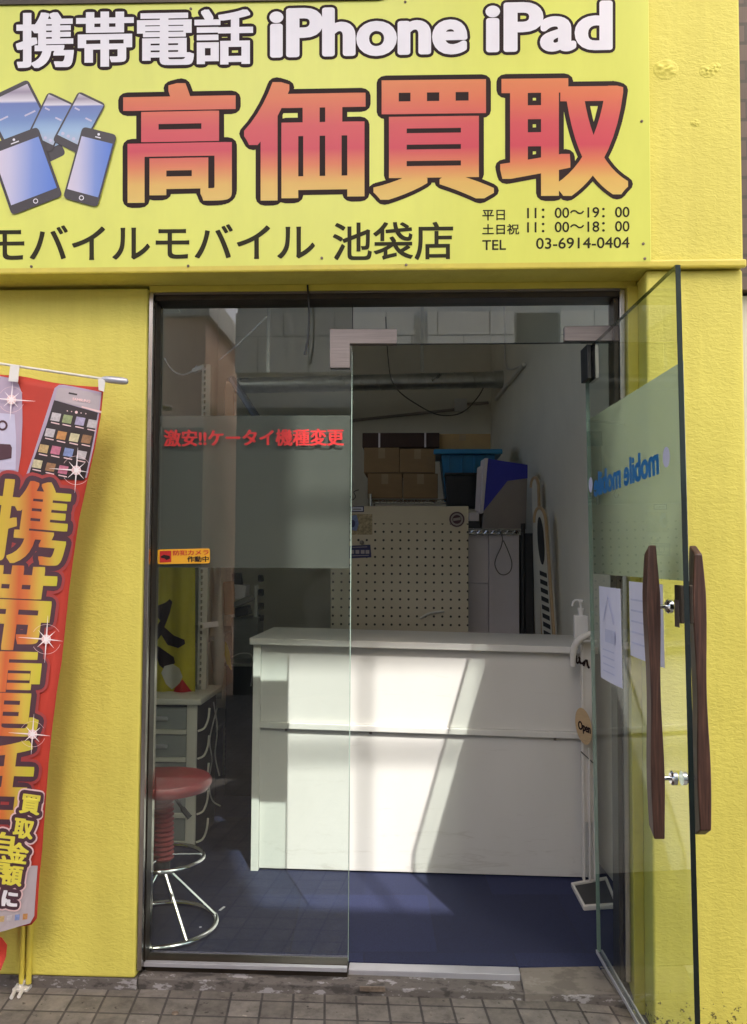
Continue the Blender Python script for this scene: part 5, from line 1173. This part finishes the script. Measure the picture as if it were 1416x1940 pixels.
pr = PR(); pr.poly([(424, 1212), (431, 1220), (436, 1240), (438, 1262), (439, 1270), (430, 1258), (425, 1238)]); o = pr.build('yellow_rag', 'y_cloth', lambda a, b__, n=0: P(a, b__, 4.80 + 0.01 * math.sin(b__ * 0.1)), sub=8); sm = o.modifiers.new('weave', 'SOLIDIFY'); sm.thickness = 0.006; tag(o, 'crumpled yellow rag beside the dark cabinet', 'rag')
for i, (pts, lab) in enumerate((([(440, 1245), (455, 1238), (476, 1240), (480, 1260), (476, 1300)], 'white cable running over the dark cabinet top'), ([(412, 1340), (398, 1400), (402, 1440), (396, 1480), (402, 1515), (418, 1527)], 'pale cable hanging down beside the drawer tower'), ([(405, 1330), (412, 1380), (408, 1430), (416, 1470)], 'thin pale cable behind the drawer tower flank'))):
    tag(MB().tube(smooth_path([P(x, y, 4.75 if i == 0 else 4.12) for x, y in pts]), 0.0035, 6).build('loose_cable', 'cable_white', smooth=True), lab, 'cable')
# upper left: things on top of the rack
tag(MB().tube([P(440, 718, 5.2), P(470, 765, 5.0), P(500, 812, 4.8)], 0.022, 8).build('slanting_rod', 'dk_clutter', smooth=True), 'dark rod slanting down from the left end of the duct', 'rod')
tag(MB().prism([P(425, 735, 5.25), P(430, 722, 5.25), P(438, 722, 5.25), P(443, 740, 5.25), P(443, 800, 5.25), P(426, 800, 5.25)], (0, 0.02, 0)).build('oval_board', 'card', bevel=0.003), 'brown round topped board standing on the rack', 'board')
for pts, lab in (([(505, 600), (470, 635), (440, 662), (416, 682)], 'white string stretched from the ceiling to the rack'), ([(312, 678), (326, 700), (345, 710), (364, 704), (374, 692)], 'thin white wire sagging over the rack top')):
    tag(MB().tube(smooth_path([P(x, y, 5.0) for x, y in pts]), 0.004, 6).build('string', 'cable_white', smooth=True), lab, 'string')
c = P(376, 700, 5.0); tag(MB().obox(c, (1, 0, 0.4), (0, 1, 0), (-0.4, 0, 1), 0.03, 0.02, 0.012).build('string_knot', 'cable_white', bevel=0.003), 'white knot tied at the rack top', 'knot')
c = PG(421, 1722, FL); tag(MB().obox(c + Vector((0, 0, 0.0015)), (0.3, 1, 0), (1, -0.3, 0), (0, 0, 1), 0.018, 0.004, 0.0012).build('paper_scrap', 'paper'), 'tiny white paper scrap on the blue carpet', 'scrap')
c = PG(380, 1757, FL); tag(MB().obox(c + Vector((0, 0, 0.001)), (1, 0.3, 0), (-0.3, 1, 0), (0, 0, 1), 0.004, 0.003, 0.001).build('paper_crumb', 'paper'), 'white crumb on the carpet inside the stool ring', 'scrap')
c = PG(332, 1920, 0.012); tag(MB().lathe([(0.011, 0.0), (0.010, 0.003), (0.004, 0.0045)], c, 10).build('gum_spot', 'rust', smooth=True), 'dark flattened gum spot on the pavement tiles', 'gum')
